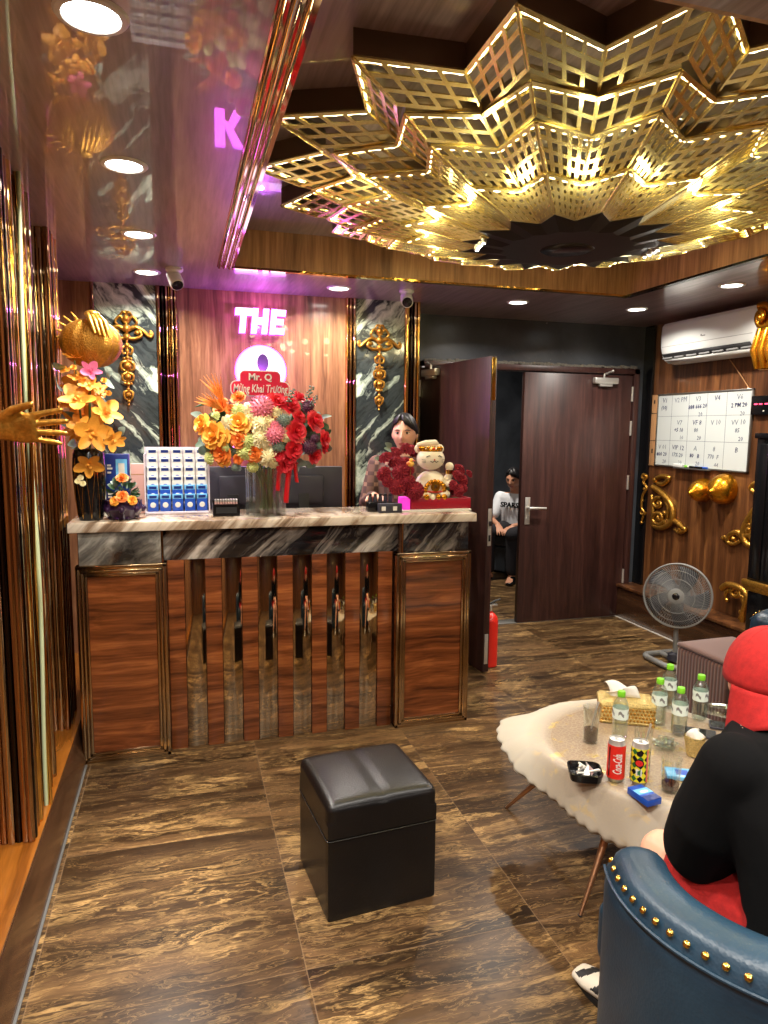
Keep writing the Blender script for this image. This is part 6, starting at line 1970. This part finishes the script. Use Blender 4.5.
def hand(mb, wrist, d, up, thumb=1, curl=0.35, spread=0.06, s=1.0, thumb_out=0.75):
    """palm, five jointed fingers; d = pointing direction, up = back of the hand"""
    y = Vector(d).normalized(); z = Vector(up); z = (z-y*z.dot(y)).normalized(); x = y.cross(z)*thumb
    w = Vector(wrist)
    P_ = lambda a, b, c: w+(x*a+y*b+z*c)*s
    loft(mb, [(P_(0, -0.015, 0), 0.026*s, 0.019*s, x, z), (P_(0.002, 0.02, 0), 0.033*s, 0.016*s, x, z), (P_(0.0, 0.06, 0), 0.040*s, 0.014*s, x, z), (P_(0, 0.092, -0.002), 0.039*s, 0.011*s, x, z)], 18)
    for k, (bx_, L, r, sp) in enumerate(((0.030, 0.072, 0.0088, 1.5), (0.010, 0.080, 0.0092, 0.45), (-0.011, 0.074, 0.0088, -0.55), (-0.030, 0.060, 0.0078, -1.6))):
        p = P_(bx_, 0.086, -0.001); pts = [p]; ang = curl*0.35
        dirx = sp*spread
        for f_ in (0.46, 0.30, 0.24):
            dv = (y*math.cos(ang)*math.cos(dirx)+x*math.sin(dirx)-z*math.sin(ang)).normalized()
            p = p+dv*L*f_*s; pts.append(p); ang += curl*(0.9+0.05*k)
        limb(mb, pts, [r*s, r*0.94*s, r*0.86*s, r*0.70*s], 12)
    p0 = P_(0.026, 0.018, -0.004); d1 = (x*thumb_out+y*0.62-z*0.25).normalized(); d2 = (x*(thumb_out*0.55)+y*0.8-z*0.35).normalized()
    p1 = p0+d1*0.040*s; p2 = p1+d2*0.032*s; p3 = p2+d2*0.022*s
    limb(mb, [p0, p1, p2, p3], [0.014*s, 0.0105*s, 0.0098*s, 0.0078*s], 12)
    return mb
XA, YA, ZA = Vector((1, 0, 0)), Vector((0, 1, 0)), Vector((0, 0, 1))
def foot(mb, ankle, d, s=1.0):
    a = Vector(ankle); d = Vector(d).normalized(); sd = Vector((-d.y, d.x, 0))
    loft(mb, [(a-d*0.055+Vector((0, 0, -0.045)), 0.030, 0.034, sd, ZA), (a+Vector((0, 0, -0.035)), 0.038, 0.044, sd, ZA), (a+d*0.07+Vector((0, 0, -0.052)), 0.042, 0.028, sd, ZA), (a+d*0.13+Vector((0, 0, -0.060)), 0.043, 0.020, sd, ZA), (a+d*0.175+Vector((0, 0, -0.064)), 0.030, 0.014, sd, ZA)], 18)

# ------------------------------------------------------------------ person standing behind the counter (faces local -Y)
p1 = thing('person', 'person with black hair in a brown checked shirt standing behind the counter', 'person', (1.368, 4.22, 0), math.radians(-30))
mb = MB()
MH = T(0, -0.02, 1.548) @ RZ(0.05) @ RX(0.06)
head(mb, MH)
limb(mb, [(0, 0.015, 1.34), (0, 0.005, 1.42), (0, -0.005, 1.50)], [0.062, 0.054, 0.052])
def torso_std(mb, k=1.0, z0=0.86, dz=0.0):
    R_ = [(0.90, 0.155, 0.105), (1.00, 0.145, 0.098), (1.10, 0.152, 0.102), (1.22, 0.170, 0.110), (1.31, 0.175, 0.105), (1.37, 0.150, 0.085), (1.405, 0.085, 0.062)]
    loft(mb, [(Vector((0, 0.02, z+dz)), rx*k, ry*k, XA, YA) for z, rx, ry in R_ if z >= z0])
torso_std(mb)
SH_R, EL_R, WR_R = Vector((-0.185, 0.02, 1.345)), Vector((-0.235, -0.05, 1.10)), Vector((-0.135, -0.250, 1.165))
SH_L, EL_L, WR_L = Vector((0.185, 0.02, 1.345)), Vector((0.235, 0.04, 1.07)), Vector((0.215, -0.14, 0.90))
for S_, E_, W__ in ((SH_R, EL_R, WR_R), (SH_L, EL_L, WR_L)):
    limb(mb, [S_*0.8+Vector((0, 0, 0.27)), S_, E_, W__], [0.05, 0.050, 0.038, 0.026])
hand(mb, WR_R, (0.55, -0.80, 0.05), (0.1, 0.1, 1), thumb=1, curl=0.45, spread=0.05)
hand(mb, WR_L, (-0.1, -0.6, -0.7), (0.8, -0.4, 0.3), thumb=1, curl=0.3)
for s in (-1, 1):
    limb(mb, [(s*0.085, 0.02, 0.90), (s*0.095, 0.01, 0.50), (s*0.095, 0.03, 0.085)], [0.085, 0.058, 0.040])
    foot(mb, (s*0.095, 0.03, 0.085), (s*0.15, -1, 0))
body = link('body', remesh(mb, 'body', ['skin', 'lips'], 0.0045, 2, paint=face_paint(MH)), p1)
face_bits(p1, MH)
hair(p1, MH, front=0.080, vol=1.09, seed=3)
mb = MB(); torso_std(mb, 1.12, 0.95)
for S_, E_, W__ in ((SH_R, EL_R, WR_R), (SH_L, EL_L, WR_L)):
    limb(mb, [S_*0.8+Vector((0, 0, 0.27)), S_, E_, E_.lerp(W__, 0.72)], [0.060, 0.064, 0.054, 0.044])
link('shirt', remesh(mb, 'shirt', 'plaid', 0.006, 8), p1)
mb = MB()
loft(mb, [(Vector((0, 0.02, z)), rx, ry, XA, YA) for z, rx, ry in ((0.84, 0.168, 0.118), (0.93, 0.168, 0.118), (1.0, 0.158, 0.110))])
for s in (-1, 1): limb(mb, [(s*0.085, 0.02, 0.88), (s*0.098, 0.01, 0.50), (s*0.098, 0.03, 0.10)], [0.098, 0.075, 0.060])
link('trousers', remesh(mb, 'trousers', 'trouser_dark', 0.008, 3), p1)
for s in (-1, 1):
    mb = MB(); foot(mb, (s*0.095, 0.03, 0.085), (s*0.15, -1, 0))
    for v in mb.v: v.z = max(0.0, v.z-0.004)
    sh = link('shoe', remesh(mb, 'shoe', 'black_gloss', 0.006, 1), p1)
    sh.scale = (1.03, 1.03, 1.0)

# ------------------------------------------------------------------ person on the bench in the corridor (faces local -Y)
bn = thing('bench', 'low dark blue-grey upholstered bench in the corridor behind the doors', 'bench', (3.58, 6.95, 0), math.radians(-62))
cushion_box(0.75, 0.26, 0.02, 0.30, 0.02).build('base', plain('bench_grey', srgb(70, 76, 84), 0.7), bn, sharp=60)
cushion_box(0.76, 0.265, 0.301, 0.43, 0.03, 0.01).build('seat', plain('bench_seat', srgb(58, 64, 74), 0.6), bn, sharp=60)
p2 = thing('person', 'person in a white lettered T-shirt sitting in the corridor seen through the doorway', 'person', (3.44, 6.74, 0), math.radians(-48))
mb = MB()
MH = T(0, -0.06, 1.055) @ RX(0.22)
head(mb, MH)
limb(mb, [(0, 0.02, 0.85), (0, 0.0, 0.93), (0, -0.03, 1.00)], [0.062, 0.054, 0.052])
def torso_sit(mb, k=1.0):
    R_ = [((0, 0.09, 0.47), 0.165, 0.115), ((0, 0.085, 0.56), 0.160, 0.115), ((0, 0.07, 0.66), 0.165, 0.115), ((0, 0.05, 0.77), 0.175, 0.112), ((0, 0.035, 0.85), 0.170, 0.098), ((0, 0.02, 0.90), 0.135, 0.075)]
    loft(mb, [(Vector(c), rx*k, ry*k, XA, YA) for c, rx, ry in R_])
torso_sit(mb)
arms = {}
for s in (-1, 1):
    S_, E_, W__ = Vector((s*0.185, 0.04, 0.845)), Vector((s*0.235, -0.06, 0.60)), Vector((s*0.085, -0.25, 0.575))
    arms[s] = (S_, E_, W__)
    limb(mb, [S_*0.85+Vector((0, 0, 0.127)), S_, E_, W__], [0.05, 0.050, 0.040, 0.027])
    hand(mb, W__, (-s*0.5, -0.7, -0.35), (0, -0.2, 1), thumb=-s, curl=0.4)
    limb(mb, [(s*0.09, 0.06, 0.50), (s*0.14, -0.38, 0.50), (s*0.13, -0.36, 0.085)], [0.085, 0.060, 0.040])
    foot(mb, (s*0.13, -0.36, 0.085), (s*0.2, -1, 0))
link('body', remesh(mb, 'body', ['skin_tan', 'lips'], 0.005, 2, paint=face_paint(MH)), p2)
face_bits(p2, MH); hair(p2, MH, front=0.06, fringe=True, seed=5)
mb = MB(); torso_sit(mb, 1.12)
for s in (-1, 1):
    S_, E_, W__ = arms[s]
    limb(mb, [S_*0.85+Vector((0, 0, 0.127)), S_, S_.lerp(E_, 0.72)], [0.060, 0.064, 0.062])
shirt = link('t_shirt', remesh(mb, 't_shirt', 'white_cloth', 0.007, 8), p2)
text_mb('SPARSA', 0.075, T(0.0, -0.092, 0.775) @ RX(PI/2-0.12), 0.006, bold=0.002).build('lettering', 'black_cloth', shirt, sharp=None)
mb = MB()
loft(mb, [(Vector((0, 0.08, z)), 0.178, 0.135, XA, YA) for z in (0.43, 0.50, 0.57)])
for s in (-1, 1): limb(mb, [(s*0.09, 0.05, 0.505), (s*0.14, -0.38, 0.505), (s*0.13, -0.36, 0.13)], [0.098, 0.080, 0.064])
link('trousers', remesh(mb, 'trousers', 'trouser_dark', 0.008, 3), p2)
for s in (-1, 1):
    mb = MB(); foot(mb, (s*0.13, -0.36, 0.085), (s*0.2, -1, 0))
    for v in mb.v: v.z = max(0.0, v.z-0.004)
    sh = link('shoe', remesh(mb, 'shoe', 'black_gloss', 0.006, 1), p2); sh.scale = (1.03, 1.02, 1.0)

# ------------------------------------------------------------------ person in the foreground chair, seen from behind (faces local +Y)
p3 = thing('person', 'seated person in a black T-shirt and backward red cap, seen from behind', 'person', (1.30, 1.05, 0), 0)
mb = MB()
MH = T(0.012, 0.205, 1.000) @ RZ(PI-0.62) @ RX(0.16)
head(mb, MH)
limb(mb, [(0, 0.10, 0.86), (0, 0.14, 0.90), (0.005, 0.18, 0.95)], [0.066, 0.058, 0.055])
def torso_p3(mb, k=1.0, kk=1.0):
    R_ = [((0, -0.02, 0.47), 0.175, 0.125), ((0, -0.02, 0.56), 0.168, 0.120), ((0, 0.01, 0.67), 0.172, 0.120), ((0, 0.06, 0.79), 0.188, 0.118), ((0, 0.095, 0.885), 0.182, 0.100), ((0, 0.115, 0.93), 0.135, 0.078)]
    loft(mb, [(Vector(c), rx*k, ry*k, XA, YA) for c, rx, ry in R_])
torso_p3(mb)
arm3 = {}
for s in (-1, 1):
    S_, E_, W__ = Vector((s*0.180, 0.09, 0.868)), Vector((s*0.172, 0.185, 0.610)), Vector((-s*0.03 if s < 0 else 0.06, 0.33, 0.600))
    arm3[s] = (S_, E_, W__)
    limb(mb, [S_*0.85+Vector((0, 0.013, 0.125)), S_, E_, W__], [0.052, 0.052, 0.041, 0.028])
    hand(mb, W__, (-s*0.45, 0.8, -0.3), (0, 0.2, 1), thumb=s, curl=0.4)
    K_ = Vector((s*0.085, 0.40, 0.455)); A_ = Vector((s*0.165, 0.375, 0.09))
    limb(mb, [(s*0.09, 0.0, 0.52), K_, K_.lerp(A_, 0.45)+Vector((0, -0.015, 0)), A_], [0.090, 0.062, 0.054, 0.038])
    foot(mb, A_, (s*0.35, 1, 0))
link('body', remesh(mb, 'body', ['skin', 'lips'], 0.005, 2, paint=face_paint(MH)), p3)
face_bits(p3, MH)
hair(p3, MH, front=0.050, side=-0.02, back=-0.085, vol=1.05, fringe=False, seed=8)
mb = MB(); torso_p3(mb, 1.16)
for s in (-1, 1):
    S_, E_, W__ = arm3[s]
    limb(mb, [S_*0.80+Vector((0, 0.018, 0.165)), S_, S_.lerp(E_, 0.6), E_.lerp(W__, 0.16)], [0.055, 0.072, 0.086, 0.088])
limb(mb, [(0, 0.085, 0.90), (0, 0.118, 0.945)], [0.098, 0.084])
link('t_shirt', remesh(mb, 't_shirt', 'black_cloth', 0.006, 14, 0.6), p3)
mb = MB()
loft(mb, [(Vector((0, -0.01, z)), 0.192, 0.140, XA, YA) for z in (0.462, 0.51, 0.585)])
for s in (-1, 1): limb(mb, [(s*0.092, 0.0, 0.520), (s*0.10, 0.18, 0.500), (s*0.102, 0.255, 0.490)], [0.100, 0.088, 0.084])
link('shorts', remesh(mb, 'shorts', 'red_fabric', 0.006, 2), p3)
for s in (-1, 1):
    A_ = Vector((s*0.165, 0.375, 0.09)); d_ = Vector((s*0.35, 1, 0)).normalized()
    mb = MB(); foot(mb, A_+Vector((0, 0, -0.004)), d_)
    for v in mb.v: v.z = max(0.004, v.z)
    c_ = A_.copy(); c_.z = 0
    mb.v = [Vector(((v.x-c_.x)*1.10+c_.x, (v.y-c_.y)*1.08+c_.y, v.z*1.06)) for v in mb.v]
    sh = link('shoe', remesh(mb, 'shoe', ['shoe_white', 'black_matte'], 0.005, 1, paint=lambda q: 1 if (q.z > 0.035 and math.sin(q.y*95+q.z*60) > 0.45) else 0), p3)
    sd = Vector((-d_.y, d_.x, 0)); so = MB()
    n_ = 26
    op = [(A_+d_*(0.058+0.130*math.cos(2*PI*i/n_))+sd*(0.047*math.sin(2*PI*i/n_))) for i in range(n_)]
    so.prism([(q.x, q.y) for q in op], 0.0, 0.018)
    so.build('sole', 'black_matte', sh)
# the cap, worn back to front
CM = MH @ T(0, 0.006, 0.0) @ RX(-0.16) @ S3(1.02, 1.02, 1.08)
m = MB()
def crown(u, v):
    a = 2*PI*u; t = PI/2*v
    k = 1.0+0.012*abs(math.sin(3*a))*math.cos(t)
    return (0.092*k*math.cos(t)*math.cos(a), 0.112*k*math.cos(t)*math.sin(a), 0.118*math.sin(t)**0.95 if v > 0 else 0.0)
m.grid(crown, 60, 14, cu=True, M_=CM)
capm = m.build('cap', 'red_fabric', p3, sharp=None); solidify(capm, 0.002, 1)
m = MB()
def visor(u, v):
    a = PI/2+(u-0.5)*2.15
    r = 1.0+0.36*v*math.cos((u-0.5)*2.0)**0.8
    x = 0.093*r*math.cos(a)*(1-0.10*v); y = 0.113*r*math.sin(a)
    return (x, y, 0.002-0.055*v-0.10*(x/0.09)**2*v*0.55)
m.grid(visor, 25, 9, M_=CM)
vz = m.build('visor', 'red_fabric', capm, sharp=None); solidify(vz, 0.004, 0)
MB().ball((0, 0, 0.119), (0.007, 0.007, 0.004), 10, 6, M_=CM).build('button', 'red_fabric', capm)
m = MB()
for k in range(6):
    a = 2*PI*k/6+PI/6
    m.tube([(0.0935*math.cos(t)*math.cos(a), 0.1138*math.cos(t)*math.sin(a), 0.1195*math.sin(t)**0.95) for t in [0.02+1.5*i/12 for i in range(13)]], 0.0012, 5, M_=CM)
m.build('seam', 'red_fabric', capm)

# ------------------------------------------------------------------ gold hand reaching out of the left wall
gh = thing('gold_hand', 'gold sculpted hand reaching out from the mirrored left wall', 'wall sculpture', (-0.70, 2.27, 1.57))
mb = MB()
limb(mb, [(0.0, 0.0, 0.0), (0.10, 0.0, 0.002), (0.185, 0.0, 0.006)], [0.040, 0.034, 0.028])
hand(mb, (0.180, 0.0, -0.004), (1, 0.0, 0.05), (0, 1, 0.25), thumb=1, curl=0.10, spread=0.13, s=1.18, thumb_out=0.50)
limb(mb, [(0.19, -0.005, 0.02), (0.235, -0.012, 0.045)], [0.022, 0.018])
link('hand', remesh(mb, 'hand', 'gold_carved', 0.0035, 2), gh)
MB().lathe([(0.055, 0), (0.055, 0.012), (0.044, 0.02)], 28, M_=fr((1, 0, 0))).build('cuff', 'gold_carved', gh)
# ------------------------------------------------------------------ dome cameras
def dome_cam(loc, label, d):
    t = thing('security_camera', label, 'security camera', loc, 0, 'white ceiling cameras')
    MB().lathe([(0.046, 0.0), (0.046, -0.012), (0.036, -0.020), (0.030, -0.024)], 28).build('base', 'white_plastic', t)
    d = Vector(d).normalized()
    c = Vector((0, 0, -0.052))
    b = MB().cyl((0, 0, -0.02), c, 0.026, 0.032, n=24).tube([c-d*0.045, c-d*0.035, c+d*0.035, c+d*0.055], [0.026, 0.037, 0.039, 0.036], 28).build('housing', 'white_plastic', t)
    MB().lathe([(0.0, 0.0), (0.031, 0.0), (0.031, 0.003), (0.0, 0.006)], 28, M_=T(c+d*0.0555) @ fr(d)).build('lens', 'black_gloss', b)
dome_cam((-0.015, 4.06, CEIL), 'white ceiling camera left of the neon sign', (0.25, -0.6, -0.75))
dome_cam((1.365, 4.22, CEIL), 'white ceiling camera above the right marble panel', (-0.2, -0.85, -0.5))

# ------------------------------------------------------------------ render look
w = bpy.data.worlds.new('room_air'); SC.world = w; w.use_nodes = True
w.node_tree.nodes['Background'].inputs[0].default_value = (0.5, 0.45, 0.5, 1)
w.node_tree.nodes['Background'].inputs[1].default_value = 0.05
SC.view_settings.view_transform = 'Standard'
SC.view_settings.look = 'None'
SC.view_settings.exposure = 0.42
SC.view_settings.gamma = 1.0
SC.view_settings.use_curve_mapping = False
SC.cycles.max_bounces = 10
SC.cycles.glossy_bounces = 5
SC.cycles.transmission_bounces = 10
SC.cycles.transparent_max_bounces = 12
SC.cycles.diffuse_bounces = 4
SC.cycles.sample_clamp_indirect = 6.0
SC.cycles.use_denoising = True
SC.cycles.caustics_reflective = True
SC.cycles.caustics_refractive = False
SC.cycles.blur_glossy = 0.6
